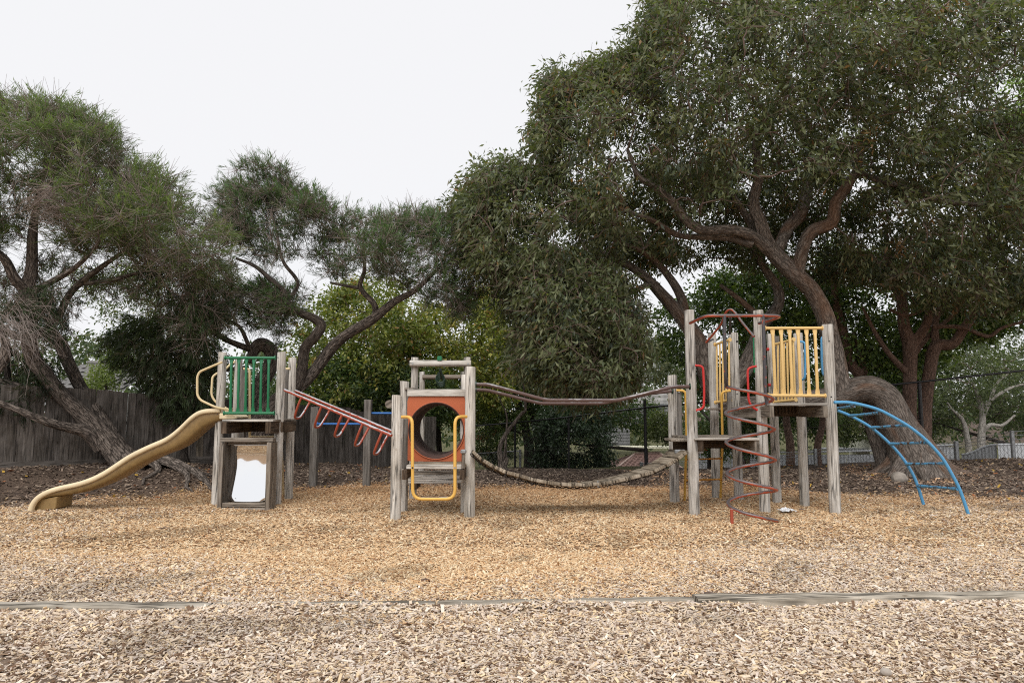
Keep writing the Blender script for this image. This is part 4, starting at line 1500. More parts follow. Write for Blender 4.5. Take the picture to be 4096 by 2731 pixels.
# small dry leaves and twigs
twm = MB()
tp_ = [(250, 2440, 0.16), (2840, 2385, 0.1), (1185, 2470, 0.06), (2240, 2655, 0.05), (1700, 2330, 0.07), (660, 2120, 0.12), (3210, 2045, 0.1), (570, 2040, 0.2), (2050, 2183, 0.09)]
for k, (u, v, L_) in enumerate(tp_):
    y = gdepth(v)
    c_ = P(u, v, y)
    a = random.uniform(-0.6, 0.6)
    d = Vector((math.cos(a), math.sin(a), 0)) * L_ / 2
    mb = MB().tube([c_ - d + Vector((0, 0, .03)), c_ + Vector((0, 0.012, .034)), c_ + d + Vector((0, 0, .03))], [0.007, 0.008, 0.003], 6)
    o = mb.build("fallen_twig", TWIG, None)
    pos_ = ["by the left timber edging", "at the start of the right timber edging", "below the buried timber edging", "near the bottom edge centre", "in front of the tunnel tower",
            "between slide and mirror tower", "right of the plastic wrapper", "behind the slide run-out, near the mulch", "before the hanging bridge, far foreground"][k]
    tag(o, "short brown fallen twig on the chips " + pos_, "twig", "twigs fallen on the chips")

# ------------------------------------------------------------------ paling fence on the left
pf = empty("paling_fence", (-5.5, 17.5, 0), "tall dark grey wooden paling fence behind the trees on the left", "fence")
FA, FD = Vector((-8.0, 15.0, 0)), Vector((0.7, 0.7, 0)).normalized()
FN = Vector((FD.y, -FD.x, 0))


def paling_mesh(w, h, nm):
    mb = MB()
    mb.v += [Vector(p) for p in ((-w / 2, -0.009, 0), (w / 2, -0.009, 0), (w / 2, 0.009, 0), (-w / 2, 0.009, 0),
                                 (-w / 2, -0.009, h), (w / 2, -0.009, h), (w / 2, 0.009, h), (-w / 2, 0.009, h))]
    mb.quad([0, 1, 5, 4], [(0, 0), (w, 0), (w, h), (0, h)])
    mb.quad([2, 3, 7, 6], [(0, 0), (w, 0), (w, h), (0, h)])
    mb.quad([1, 2, 6, 5], [(0, 0), (.02, 0), (.02, h), (0, h)])
    mb.quad([3, 0, 4, 7], [(0, 0), (.02, 0), (.02, h), (0, h)])
    mb.quad([4, 5, 6, 7], [(0, 0), (w, 0), (w, .02), (0, .02)])
    return mb.mesh(nm, mat=PALING)


PM = [paling_mesh(w, 1.62, "paling") for w in (0.150, 0.158, 0.146)]
PML = paling_mesh(0.15, 1.62, "paling")
PML.materials[0] = PALINGL
angf = math.atan2(FD.y, FD.x)
s = -4.6
k = 0
while s < 8.0:
    p = FA + FD * s
    z = hz(p.x, p.y)
    # gently smoothed fence line
    z = 0.62 * z + 0.38 * (0.47 - 0.078 * (s + 3))
    me = PML if k in (39, 51) else PM[k % 3]
    off = FN * (0.012 if k % 2 else 0.0)
    inst(me, "paling", pf, p + off + Vector((0, 0, z - 0.02 + random.uniform(-0.012, 0.012))), (random.uniform(-.006, .006), random.uniform(-.008, .008), angf + random.uniform(-0.01, 0.01)))
    s += 0.148
    k += 1
for zz in (0.35, 1.25):
    a_, b_ = FA + FD * -4.6, FA + FD * 8.0
    a_.z, b_.z = hz(a_.x, a_.y) + zz, hz(b_.x, b_.y) + zz
    m_ = (a_ + b_) / 2 - FN * 0.06
    box("rail", PALING, pf, m_, ((b_ - a_).length, 0.05, 0.07), rot_to(b_ - a_), bevel=0)
a_, b_ = FA + FD * -4.6 + FN * 0.03, FA + FD * 3.0 + FN * 0.03
a_.z, b_.z = 0.56, hz(b_.x, b_.y) + 0.08
box("plinth_board", PALING, pf, (a_ + b_) / 2, ((b_ - a_).length, 0.03, 0.17), rot_to(b_ - a_), bevel=0)


def mesh_panel(name, parent, path, spacing, r, mat, steps=None, square=False):
    """chain-link fabric strung along path = [(x, y, z_bottom, z_top)...] as crossing wires, one stuff part"""
    pts = [Vector((p[0], p[1], 0)) for p in path]
    seg = [(pts[i + 1] - pts[i]).length for i in range(len(pts) - 1)]
    tot_ = sum(seg)
    zb = [p[2] for p in path]
    zt = [p[3] for p in path]

    def at(s, h):
        s = min(max(s, 0), tot_)
        i, acc = 0, 0
        while i < len(seg) - 1 and s > acc + seg[i]:
            acc += seg[i]
            i += 1
        t = (s - acc) / seg[i]
        p = pts[i].lerp(pts[i + 1], t)
        b0, t0 = zb[i] + (zb[i + 1] - zb[i]) * t, zt[i] + (zt[i + 1] - zt[i]) * t
        return (p.x, p.y, b0 + (t0 - b0) * h)
    A, B = [], []
    Hm = sum(t - b_ for t, b_ in zip(zt, zb)) / len(zb)
    if square:
        n_ = int(tot_ / spacing)
        for i in range(n_ + 1):
            A.append(at(i * spacing, 0)); B.append(at(i * spacing, 1))
        for j in range(int(Hm / spacing) + 1):
            h = j * spacing / Hm
            for i in range(0, n_, 6):
                A.append(at(i * spacing, h)); B.append(at(min(tot_, (i + 6) * spacing), h))
    else:
        n_ = int((tot_ + Hm * 0.8) / spacing)
        for sgn in (1, -1):
            for i in range(n_ + 1):
                s0 = i * spacing - (Hm * 0.8 if sgn > 0 else 0)
                s1 = s0 + sgn * Hm * 0.8
                h0, h1 = 0.0, 1.0
                if s0 < 0: h0, s0 = (0 - s0) / (s1 - s0), 0
                if s1 > tot_: h1, s1 = h0 + (1 - h0) * (tot_ - s0) / (s1 - s0), tot_
                if s1 < 0: h1, s1 = (s0) / (s0 - s1), 0
                if s0 > tot_:
                    h0 = (s0 - tot_) / (s0 - s1); s0 = tot_
                if 0 <= h0 < h1 <= 1.001:
                    K = 4
                    for q in range(K):
                        A.append(at(s0 + (s1 - s0) * q / K, h0 + (h1 - h0) * q / K))
                        B.append(at(s0 + (s1 - s0) * (q + 1) / K, h0 + (h1 - h0) * (q + 1) / K))
    A, B = np.array(A), np.array(B)
    vs, fs = stick_mesh(A, B, np.full(len(A), r), np.full(len(A), r))
    me = np_mesh(name, vs - np.array(origin_of(parent)), fs, mat)
    o = bpy.data.objects.new(name, me)
    COL.objects.link(o)
    o.parent = parent
    tag(o, kind="stuff")
    return o


def stick_mesh(A, B, ra, rb):
    """three-sided straight sticks from A to B"""
    d = B - A
    d /= np.linalg.norm(d, axis=1, keepdims=True) + 1e-9
    ref = np.where(np.abs(d[:, 2:3]) < 0.9, np.array([[0, 0, 1.0]]), np.array([[1.0, 0, 0]]))
    u = np.cross(d, ref)
    u /= np.linalg.norm(u, axis=1, keepdims=True)
    w = np.cross(d, u)
    vs = []
    for P_, R_ in ((A, ra), (B, rb)):
        for a in (0, 2.094, 4.189):
            vs.append(P_ + (u * math.cos(a) + w * math.sin(a)) * R_[:, None])
    vs = np.stack(vs, 1).reshape(-1, 3)
    b_ = np.arange(len(A))[:, None] * 6
    fs = np.concatenate([b_ + np.array([[0, 1, 4, 3]]), b_ + np.array([[1, 2, 5, 4]]), b_ + np.array([[2, 0, 3, 5]])])
    return vs, fs


# ------------------------------------------------------------------ tall black chain-link fence
cf = empty("chain_link_fence", (4, 18, 0), "tall black chain link fence with round posts behind the bridge", "fence")
CFP = [(1820, 1868, 1709, 21.3), (2060, 1878, 1690, 23.5), (2276, 1880, 1668, 22.0), (2585, 1873, 1630, 19.5), (3231, 1879, 1574, 17.5), (3700, 1868, 1527, 17.2), (4230, 1840, 1470, 16.5)]
path = []
for (u, vb, vt, y) in CFP:
    p, q = P(u, vb, y), P(u, vt, y)
    path.append((p.x, y, p.z, q.z))
tops = []
for i, (u, vb, vt, y) in enumerate(CFP):
    x_, y_, zb_, zt_ = path[i]
    tops.append(Vector((x_, y_, zt_)))
    if u == 1820: continue
    ex = 0.22 if u == 2585 else 0.03
    mb = MB().tube([Vector((x_, y_ + 0.04, zb_ - 0.2)), Vector((x_, y_ + 0.04, zt_ + ex))], 0.043 if u > 2300 else 0.035, 12)
    mb.build("fence_post", BLACKM, cf, smooth=True)
for i in range(len(tops) - 1):
    MB().tube([tops[i], tops[i + 1]], 0.026, 10).build("top_rail", BLACKM, cf, smooth=True)
mesh_panel("chain_link_mesh", cf, path, 0.095, 0.0016, BLACKM)
wy = [Vector((p[0], p[1] - 0.02, p[2] + (p[3] - p[2]) * f)) for p, f in zip(path, (.4, .38, .42, .40, .55, .55, .55))]
MB().tube([Vector(t) for t in catmull([tuple(p) for p in wy], 3)], 0.004, 5).build("line_wire", WIRE, cf)

# ------------------------------------------------------------------ low galvanised fences
gf = empty("wire_mesh_fence", (8, 20, 0), "low galvanised wire mesh fence with steel posts at right rear", "fence")
GP = [(2565, 1895, 1852, 20.5), (2780, 1893, 1842, 20.0), (3262, 1884, 1798, 19.0), (3560, 1880, 1790, 18.8), (3826, 1850, 1768, 18.6), (4052, 1838, 1726, 17.6), (4250, 1830, 1712, 17.2)]
path = []
for (u, vb, vt, y) in GP:
    p, q = P(u, vb, y), P(u, vt, y)
    path.append((p.x, y, p.z, q.z))
for i in (0, 2, 4, 5):
    x_, y_, zb_, zt_ = path[i]
    MB().tube([Vector((x_, y_ - .03, zb_ - 0.2)), Vector((x_, y_ - .03, zt_ + 0.03))], 0.05 if i != 4 else 0.06, 10).build("fence_post", GALV, gf, smooth=True)
for h in (1.0, 0.86, 0.72):
    for i in range(len(path) - 1):
        a_, b_ = path[i], path[i + 1]
        MB().tube([Vector((a_[0], a_[1], a_[2] + (a_[3] - a_[2]) * h)), Vector((b_[0], b_[1], b_[2] + (b_[3] - b_[2]) * h))], 0.007, 6).build("line_wire", GALV, gf)
mesh_panel("wire_mesh", gf, path[:3], 0.08, 0.0022, GALV, square=True)
mesh_panel("diamond_mesh", gf, path[2:], 0.11, 0.0022, WIRE)
g2 = empty("old_mesh_fence", (0.5, 22, 0), "low old galvanised mesh fence piece behind the black fence left of the bridge", "fence")
path = []
for (u, vb, vt, y) in ((1890, 1880, 1815, 24.2), (1990, 1880, 1808, 24.2), (2081, 1880, 1803, 24.2)):
    p, q = P(u, vb, y), P(u, vt, y)
    path.append((p.x, y, p.z, q.z))
MB().tube([Vector((path[-1][0], 24.2, path[-1][2] - .2)), Vector((path[-1][0], 24.2, path[-1][3] + .05))], 0.045, 10).build("fence_post", GALV, g2, smooth=True)
MB().tube([Vector((p[0], p[1], p[3])) for p in path], 0.028, 8).build("top_rail", GALV, g2, smooth=True)
mesh_panel("diamond_mesh", g2, path, 0.09, 0.003, GALV)


# ------------------------------------------------------------------ neighbours' corrugated fences
def corr_mesh(w, h, nm, mat, amp=0.012, pitch=0.11, slope=0.0):
    mb = MB()
    n_ = int(w / pitch * 4)
    for i in range(n_ + 1):
        x = w * i / n_
        y = amp * (1 if (i % 4) in (1, 2) else -1)
        mb.v += [Vector((x, y, -0.4)), Vector((x, y, h + slope * x / w))]
    for i in range(n_):
        mb.quad([2 * i, 2 * i + 2, 2 * i + 3, 2 * i + 1], [(0, 0)] * 4)
    return mb.mesh(nm, mat=mat)


def corr_fence(name, label, ua, ub, va, vb, ya, yb, mat, n_, curve=None, group=None):
    root = empty(name, P((ua + ub) / 2, 1860, (ya + yb) / 2), label, "fence", group)
    a_, b_ = P(ua, va, ya), P(ub, vb, yb)
    ang = math.atan2(b_.y - a_.y, b_.x - a_.x)
    L_ = math.hypot(b_.x - a_.x, b_.y - a_.y) / n_
    zb_ = min(a_.z, b_.z) - 1.7
    shared = None
    for k in range(n_):
        t0, t1 = k / n_, (k + 1) / n_
        if curve: f0, f1 = curve(t0), curve(t1)
        else: f0, f1 = a_.z + (b_.z - a_.z) * t0, a_.z + (b_.z - a_.z) * t1
        p = a_.lerp(b_, t0)
        if curve is None and abs(a_.z - b_.z) < 0.15:
            shared = shared or corr_mesh(L_ * 0.995, a_.z - zb_, "corrugated_panel", mat)
            me = shared
        else:
            me = corr_mesh(L_ * 0.995, f0 - zb_, "corrugated_panel", mat, slope=f1 - f0)
        inst(me, "corrugated_panel", root, (p.x, p.y, zb_), (0, 0, ang))
    f = lambda t: curve(t) if curve else a_.z + (b_.z - a_.z) * t
    pts = [Vector((a_.lerp(b_, t).x, a_.lerp(b_, t).y - 0.01, f(t) + 0.01)) for t in np.linspace(0, 1, 9)]
    MB().tube(pts, 0.03, 6).build("capping", mat, root)
    return root


corr_fence("corrugated_fence", "long pale corrugated steel fence seen through mesh behind the tower legs", 2750, 3560, 1815, 1803, 24.0, 23.5, CORR, 14)
corr_fence("corrugated_fence", "white corrugated steel fence right behind the arched gum's trunk", 3600, 3832, 1785, 1780, 23.0, 22.6, CORR, 4)
ga_, gb_ = P(3845, 1818, 22.4).z, P(3985, 1779, 22.2).z
corr_fence("corrugated_gate", "grey curved top corrugated gate between white fence panels, far right", 3845, 3985, 1818, 1779, 22.4, 22.2, CORRG, 5,
           curve=lambda t: ga_ + (gb_ - ga_) * (0.5 - 0.5 * math.cos(math.pi * min(1, t * 1.05))))
corr_fence("corrugated_fence", "bright white corrugated steel fence at the far right edge of the photo", 3990, 4260, 1778, 1776, 22.1, 21.8, CORR, 5)
cw = empty("cream_shed", P(3500, 1860, 25.5), "small cream rendered shed wall behind the reddish second trunk", "shed")
a_, b_ = P(3471, 1750, 25.5), P(3580, 1750, 25.5)
box("wall", CREAMW, cw, ((a_.x + b_.x) / 2, 26.2, a_.z - 1.2), (b_.x - a_.x, 1.6, 2.4), bevel=0)
box("roof_edge", CREAMW, cw, ((a_.x + b_.x) / 2, 26.2, a_.z + 0.03), (b_.x - a_.x + 0.08, 1.7, 0.05), bevel=0)
box("wall", CORRG, cw, ((P(3380, 1797, 25.4).x + a_.x) / 2 - .0, 26.1, P(3380, 1797, 25.4).z - 0.03), (1.7, 1.4, 0.06), bevel=0, label="dark flat gutter edge")


# ------------------------------------------------------------------ houses behind
def tile_roof(parent, o_, ux, uy, nx_, ny_, w, h, mat, skip=None, nm="roof_tile"):
    """rows of overlapping tiles on a roof plane; o_ eave corner, ux along the eave, uy up the slope"""
    ux, uy = Vector(ux).normalized(), Vector(uy).normalized()
    nz = ux.cross(uy).normalized()
    mb = MB()
    for i in range(7):
        x = w * (i / 6 - 0.5)
        z = 0.02 * math.cos(2 * math.pi * i / 6) * (1 if i not in (0, 6) else 1)
        mb.v += [Vector((x, -h * 0.55, z + 0.035)), Vector((x, h * 0.55, z))]
        mb.v.append(Vector((x, -h * 0.55, z + 0.005)))
    for i in range(6):
        mb.quad([3 * i, 3 * i + 3, 3 * i + 4, 3 * i + 1], [(0, 0)] * 4)
        mb.quad([3 * i + 2, 3 * i + 5, 3 * i + 3, 3 * i], [(0, 0)] * 4)
    me = mb.mesh(nm, mat=mat)
    R3 = Matrix((ux, uy, nz)).transposed().to_euler()
    for j in range(ny_):
        for i in range(nx_):
            if skip and skip(i, j): continue
            p = Vector(o_) + ux * (i + 0.5 * (j % 2)) * w + uy * j * h + nz * random.uniform(0, 0.008)
            inst(me, nm, parent, p, R3)


h1 = empty("tiled_roof_house", (-10, 26, 0), "house with grey tiled roof just above the paling fence, far left", "house")
e0, e1 = P(205, 1562, 24.5), P(470, 1562, 24.5)
rise = P(300, 1462, 26.3).z - e0.z
box("wall", BRICKW, h1, ((e0.x + e1.x) / 2, 27.5, e0.z - 1.45), (e1.x - e0.x - 0.4, 5.0, 2.8), bevel=0)
tile_roof(h1, e0, (1, 0, 0), (0, 1.8, rise), 9, 7, 0.28, 0.33, TILEG)
mb = MB()
q = Vector((0, 1.8, rise)).normalized() * 0.33 * 7
dn = Vector((0, 0, -0.03))
mb.v += [e0 + dn, Vector((e1.x + .2, e1.y, e0.z)) + dn, Vector((e1.x + .2, e1.y, e0.z)) + q + dn, e0 + q + dn]
mb.quad([0, 1, 2, 3], [(0, 0)] * 4)
mb.build("roof", TILEG, h1)
tube("ridge", TILEG, h1, [e0 + q, Vector((e1.x + .2, e1.y, e0.z)) + q], 0.09, 8)
tube("gutter", CORRG, h1, [e0 - Vector((.1, .1, .05)), Vector((e1.x + .2, e1.y - .1, e0.z - .05))], 0.06, 8)

h2 = empty("red_roof_house", (7, 34, -2), "low house with brown red hipped tile roof beyond the fence behind the bridge", "house")
yh = 33.0
pk0, pk1 = P(2541, 1812, yh + 2), P(2637, 1810, yh + 2)
ea, eb = P(2440, 1893, yh), P(2760, 1893, yh)
e_far = Vector((ea.x, yh + 5, ea.z))
mb = MB()
mb.v += [ea, eb, pk1, pk0, e_far, Vector((eb.x, yh + 5, eb.z))]
mb.quad([0, 1, 2, 3], [(0, 0)] * 4)
mb.f.append([0, 3, 4]); mb.uv.extend([(0, 0)] * 3)
mb.quad([4, 3, 2, 5], [(0, 0)] * 4)
mb.f.append([1, 5, 2]); mb.uv.extend([(0, 0)] * 3)
mb.build("roof", TILER, h2)
uy_ = (Vector((0, 2.0, pk0.z - ea.z)))
hl = uy_.length
nj = int(hl / 0.2)
for_w = 0.25


def skip2(i, j):
    x = ea.x + (i + 0.5 * (j % 2)) * for_w
    t = j * 0.2 / hl
    xl_ = ea.x + (pk0.x - ea.x) * t + 0.1
    xr_ = eb.x + (pk1.x - eb.x) * t - 0.1
    return x < xl_ or x > xr_


tile_roof(h2, ea, (1, 0, 0), uy_, 16, nj, for_w, 0.2, TILER, skip2)
tube("hip_ridge", TILERL, h2, [ea, pk0], 0.06, 6)
tube("hip_ridge", TILERL, h2, [eb, pk1], 0.06, 6)
tube("ridge", TILERL, h2, [pk0, pk1], 0.06, 6)
box("wall", BRICKW, h2, ((ea.x + eb.x) / 2, yh + 2.6, ea.z - 1.1), (eb.x - ea.x - 0.6, 4.2, 2.2), bevel=0)

h3 = empty("weatherboard_house", (7.5, 37, 0), "two storey grey weatherboard house behind trees above the bridge handrail", "house")
yw = 36.0


def boards(ua, ub, va, vb, mat, y, rows):
    a_, b_ = P(ua, va, y), P(ub, vb, y)
    h_ = (a_.z - b_.z) / rows
    me = MB()
    w_ = b_.x - a_.x
    me.v += [Vector((0, 0, 0)), Vector((w_, 0, 0)), Vector((w_, 0.03, h_)), Vector((0, 0.03, h_)), Vector((0, 0.03, 0)), Vector((w_, 0.03, 0))]
    me.quad([0, 1, 2, 3], [(0, 0)] * 4)
    me.quad([4, 5, 1, 0], [(0, 0)] * 4)
    m2 = me.mesh("weatherboard", mat=mat)
    for j in range(rows):
        inst(m2, "weatherboard", h3, (a_.x, y, b_.z + j * h_))
    box("wall", mat, h3, ((a_.x + b_.x) / 2, y + 1.54, (a_.z + b_.z) / 2), (w_ - 0.02, 3, a_.z - b_.z), bevel=0)


boards(2530, 2700, 1572, 1612, BOARDL, yw + 0.4, 8)
boards(2520, 2700, 1614, 1700, BOARD, yw, 16)
boards(2425, 2520, 1715, 1780, BOARD, yw - 0.5, 11)
a_ = P(2440, 1730, yw - 0.55)
box("window", GALV, h3, (a_.x + 0.22, yw - 0.53, a_.z - 0.25), (0.35, 0.06, 0.55), bevel=0.01)
tube("downpipe", BLACKM, h3, [P(2613, 1612, yw - .08), P(2613, 1700, yw - .08)], 0.03, 6)
box("ledge", CREAMW, h3, (P(2560, 1788, yw - 1).x, yw - 1, P(2560, 1788, yw - 1).z), (3.2, 0.6, 0.12), bevel=0.01)

# ------------------------------------------------------------------ foliage
DK = 4096 / 2352.0               # the outlines below were measured on a 2352 px wide print


def inside(px, py, poly):
    c = np.zeros(len(px), bool)
    n_ = len(poly)
    for i in range(n_):
        x0, y0 = poly[i]
        x1_, y1_ = poly[(i + 1) % n_]
        hit = ((y0 > py) != (y1_ > py)) & (px < (x1_ - x0) * (py - y0) / (y1_ - y0 + 1e-12) + x0)
        c ^= hit
    return c


def edge_dist(px, py, poly):
    d = np.full(len(px), 1e9)
    n_ = len(poly)
    for i in range(n_):
        a, b_ = np.array(poly[i], float), np.array(poly[(i + 1) % n_], float)
        ab = b_ - a
        t = np.clip(((px - a[0]) * ab[0] + (py - a[1]) * ab[1]) / (ab @ ab), 0, 1)
        d = np.minimum(d, np.hypot(px - a[0] - ab[0] * t, py - a[1] - ab[1] * t))
    return d


def P_np(u, v, y):
    a, b_ = (u - 2048) / FOC, -(v - 1365.5) / FOC
    t = y / (CP - b_ * SP)
    return np.stack([a * t, y + 0 * t, EYE + (SP + b_ * CP) * t], 1)


def crown_points(poly, n_, yc, yh, holes=(), soft=70, seed=0, gap=0.0, margin=0.0, front=(), ylim=0.0):
    """clump centres filling a lobed volume: the outline as seen from the path, deeper where the crown is broad"""
    r = np.random.default_rng(seed)
    poly = [(a * DK, b_ * DK) for a, b_ in poly]
    holes = [[(a * DK, b_ * DK) for a, b_ in h] for h in holes]
    xs, ys = [p[0] for p in poly], [p[1] for p in poly]
    out_ = np.zeros((0, 3))
    while len(out_) < n_:
        m = n_ * 3
        u, v = r.uniform(min(xs), max(xs), m), r.uniform(min(ys), max(ys), m)
        ok = inside(u, v, poly)
        for h in holes:
            ok &= ~inside(u, v, h)
        u, v = u[ok], v[ok]
        ed = edge_dist(u, v, poly)
        ok = ed > margin * DK
        u, v, ed = u[ok], v[ok], ed[ok]
        yc_ = yc(u / DK, v / DK) if callable(yc) else yc
        y = yc_ + r.uniform(-1, 1, len(u)) * yh * np.sqrt(np.clip(ed / (soft * DK), 0.06, 1))
        p = P_np(u, v, y)
        if front:
            bad = np.zeros(len(p), bool)
            for h in front:
                bad |= inside(u, v, [(a * DK, b_ * DK) for a, b_ in h])
            p = p[~(bad & (p[:, 1] < ylim))]
        if gap:
            g = vnoise(p, 1.15, seed + 5)
            p = p[g > -gap]
        out_ = np.vstack([out_, p])
    return out_[:n_]


def vnoise(p, s, seed):
    r = np.random.default_rng(seed)
    o_ = np.zeros(len(p))
    for _ in range(8):
        d = r.normal(size=3)
        d /= np.linalg.norm(d)
        o_ += np.sin((p @ d) * s * r.uniform(0.7, 1.9) * 2 + r.uniform(0, 6.28))
    return o_ / 3.5


def unit(a):
    return a / (np.linalg.norm(a, axis=1, keepdims=True) + 1e-9)


def leaves(centres, per, R, L, W, pal, prob, centre, seed, droop=0.5, out=0.7, rand=0.6, flat=0.75, needle=False, tip_light=None, tipdir=None, cvar=0.25, spray=9):
    """leaf faces grouped in sprays inside every clump; returns verts, faces, colours"""
    r = np.random.default_rng(seed)
    nc = len(centres)
    Rc = R * r.uniform(0.6, 1.25, nc)
    ns = max(1, per // spray)
    # spray centres
    so = r.normal(size=(nc * ns, 3))
    so = unit(so) * (r.uniform(0, 1, (nc * ns, 1)) ** 0.5)
    so[:, 2] *= flat
    ci = np.repeat(np.arange(nc), ns)
    sp_ = centres[ci] + so * Rc[ci, None]
    outd = unit(centres - np.array(centre))[ci] * 0.5 + so * 0.8
    sd_ = unit(outd * out + r.normal(size=so.shape) * rand * 0.6 + np.array([0, 0, -droop * 0.5]))
    li = np.repeat(np.arange(nc * ns), spray)
    n_ = len(li)
    if needle:
        p = sp_[li] + sd_[li] * r.uniform(-0.45, 0.35, (n_, 1)) * R * 0.75 + r.normal(size=(n_, 3)) * R * 0.05
        d = unit(sd_[li] + r.normal(size=(n_, 3)) * rand * 0.55)
    else:
        p = sp_[li] + sd_[li] * r.uniform(-0.5, 0.5, (n_, 1)) * L * 2.2 + r.normal(size=(n_, 3)) * L * 0.55
        d = unit(sd_[li] * 0.7 + r.normal(size=(n_, 3)) * rand + np.array([0, 0, -droop]))
    ll = L * r.uniform(0.65, 1.25, (n_, 1))
    ww = W * r.uniform(0.7, 1.2, (n_, 1))
    s_ = unit(np.cross(d, r.normal(size=(n_, 3)) + np.array([0, 0, 0.6])))
    nrm = np.cross(s_, d)
    v0 = p
    v1_ = p + d * ll * 0.42 + s_ * ww * 0.5
    v2_ = p + d * ll + nrm * ll * r.uniform(-0.15, 0.05, (n_, 1))
    v3_ = p + d * ll * 0.42 - s_ * ww * 0.5
    vs = np.stack([v0, v1_, v2_, v3_], 1).reshape(-1, 3)
    fs = np.arange(n_ * 4).reshape(-1, 4)
    pal = np.array(pal)
    # every clump leans to its own shade, so the crown mottles
    cj = r.choice(len(pal), nc, p=np.array(prob) / sum(prob))
    lj = r.choice(len(pal), n_, p=np.array(prob) / sum(prob))
    use = r.uniform(0, 1, n_) < 0.55
    idx = np.where(use, cj[ci[li]], lj)
    col_ = pal[idx] * r.uniform(1 - cvar, 1 + cvar, (n_, 1)) * r.uniform(0.85, 1.18, nc)[ci[li], None]
    if tip_light is not None:
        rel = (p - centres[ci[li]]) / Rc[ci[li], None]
        k = np.clip((rel @ np.array([0, -0.25, 1.0])) * 0.9 + 0.15, 0, 1)[:, None] * r.uniform(0.2, 1, (n_, 1))  # clump tops painted paler: bright leaf tips, and highlights on the broadleaf trees
        col_ = col_ * (1 - k) + np.array(tip_light) * k
    return vs, fs, col_


def tubes_np(paths, radii, sides=4):
    """paths (N,K,3), radii (N,K)"""
    Nn, K, _ = paths.shape
    T = np.gradient(paths, axis=1)
    T /= np.linalg.norm(T, axis=2, keepdims=True) + 1e-9
    ref = np.zeros_like(T)
    ref[..., 2] = 1
    steep = np.abs(T[..., 2]) > 0.92
    ref[steep] = (1, 0, 0)
    U = np.cross(T, ref)
    U /= np.linalg.norm(U, axis=2, keepdims=True) + 1e-9
    W_ = np.cross(T, U)
    rings = [paths + (U * math.cos(a) + W_ * math.sin(a)) * radii[..., None] for a in np.linspace(0, 2 * math.pi, sides, endpoint=False)]
    vs = np.stack(rings, 2).reshape(-1, 3)
    base = (np.arange(Nn)[:, None, None] * K + np.arange(K - 1)[None, :, None]) * sides
    k = np.arange(sides)[None, None, :]
    k2 = (k + 1) % sides
    fs = np.stack([base + k, base + k2, base + sides + k2, base + sides + k], -1).reshape(-1, 4)
    return vs, fs


def link_np(name, parent, parts, mat, kind=None, label=None):
    off = 0
    V_, F_, C_ = [], [], []
    for t in parts:
        V_.append(t[0])
        F_.append(t[1] + off)
        off += len(t[0])
        if len(t) > 2:
            C_.append(t[2])
    me = np_mesh(name, np.vstack(V_) - np.array(origin_of(parent)), np.vstack(F_), mat, np.vstack(C_) if C_ else None)
    o = bpy.data.objects.new(name, me)
    COL.objects.link(o)
    o.parent = parent
    if kind: o["kind"] = kind
    if label: o["label"] = label
    return o


def limb_pts(l, sub=6):
    """[(u, v, distance, radius in px)] -> dense world points and radii"""
    a = []
    for (u, v, y, r_) in l:
        p = P(u, v, y)
        a.append((p.x, p.y, p.z, r_ / FOC * y))
    d = catmull(a, sub)
    return [Vector(q[:3]) for q in d], [max(q[3], 0.006) for q in d]


def make_tree(name, label, base, limbs, bark, crowns, cat="tree", group=None, twig_mat=None, twig_r=0.011, sub_twigs=0, sides=14, seed=1, twig_share=1.0, trunk_label=None, leafmat=None, wiggle=0.06):
    """limbs[0] is the trunk; crowns = list of (centres, leaf triple)"""
    root = empty(name, base, label, cat, group)
    r = np.random.default_rng(seed)
    skel = []
    for i, l in enumerate(limbs):
        pts, rs = limb_pts(l)
        mb = MB().tube(pts, rs, sides if rs[0] > 0.08 else 9, noise_amp=0.11 if rs[0] > 0.08 else 0.08)
        mb.build("trunk" if i == 0 else "limb", bark, root, smooth=True, label=trunk_label if i == 0 else None)
        skel += [(p.x, p.y, p.z, q) for p, q in zip(pts, rs)]
    skel = np.array(skel) if skel else None
    allc = []
    for cents, lv in crowns:
        link_np("crown", root, [lv], leafmat or LEAF, "stuff")
        allc.append(cents)
    if skel is not None and allc:
        cc = np.vstack(allc)
        cc = cc[r.uniform(0, 1, len(cc)) < twig_share]
        # hang every clump on the nearest wood, limbs first, then on clumps already carried
        d = np.linalg.norm(cc[:, None, :] - skel[None, :, :3], axis=2)
        j = d.argmin(1)
        dist = d[np.arange(len(cc)), j]
        order = np.argsort(dist)
        node = [skel[:, :3]]
        nodes = skel[:, :3].copy()
        starts = np.zeros_like(cc)
        for oi in order:
            dd = np.linalg.norm(nodes - cc[oi], axis=1)
            k = dd.argmin()
            starts[oi] = nodes[k]
            nodes = np.vstack([nodes, cc[oi]])
        t = np.linspace(0, 1, 5)[None, :, None]
        D = cc - starts
        ln = np.linalg.norm(D, axis=1, keepdims=True)
        side = r.normal(size=cc.shape) * ln * 0.16 + np.array([0, 0, 0.10]) * ln
        path = starts[:, None, :] + D[:, None, :] * t + side[:, None, :] * (np.sin(t * math.pi))
        path += r.normal(size=path.shape) * ln[:, None] * 0.02
        path[:, 0] = starts
        rad = (twig_r * (0.6 + ln * 0.9)) * np.linspace(1.25, 0.5, 5)[None, :]
        parts = [tubes_np(path, rad, 4)]
        if sub_twigs:
            A = np.repeat(cc, sub_twigs, 0)
            dirs = unit(r.normal(size=A.shape) + np.repeat(unit(D), sub_twigs, 0) * 0.8)
            B = A + dirs * r.uniform(0.2, 0.6, (len(A), 1))
            parts.append(stick_mesh(A, B, np.full(len(A), twig_r * 0.45), np.full(len(A), twig_r * 0.2)))
        link_np("twigs", root, parts, twig_mat or TWIG, "stuff")
    return root


def S_(l):
    return l


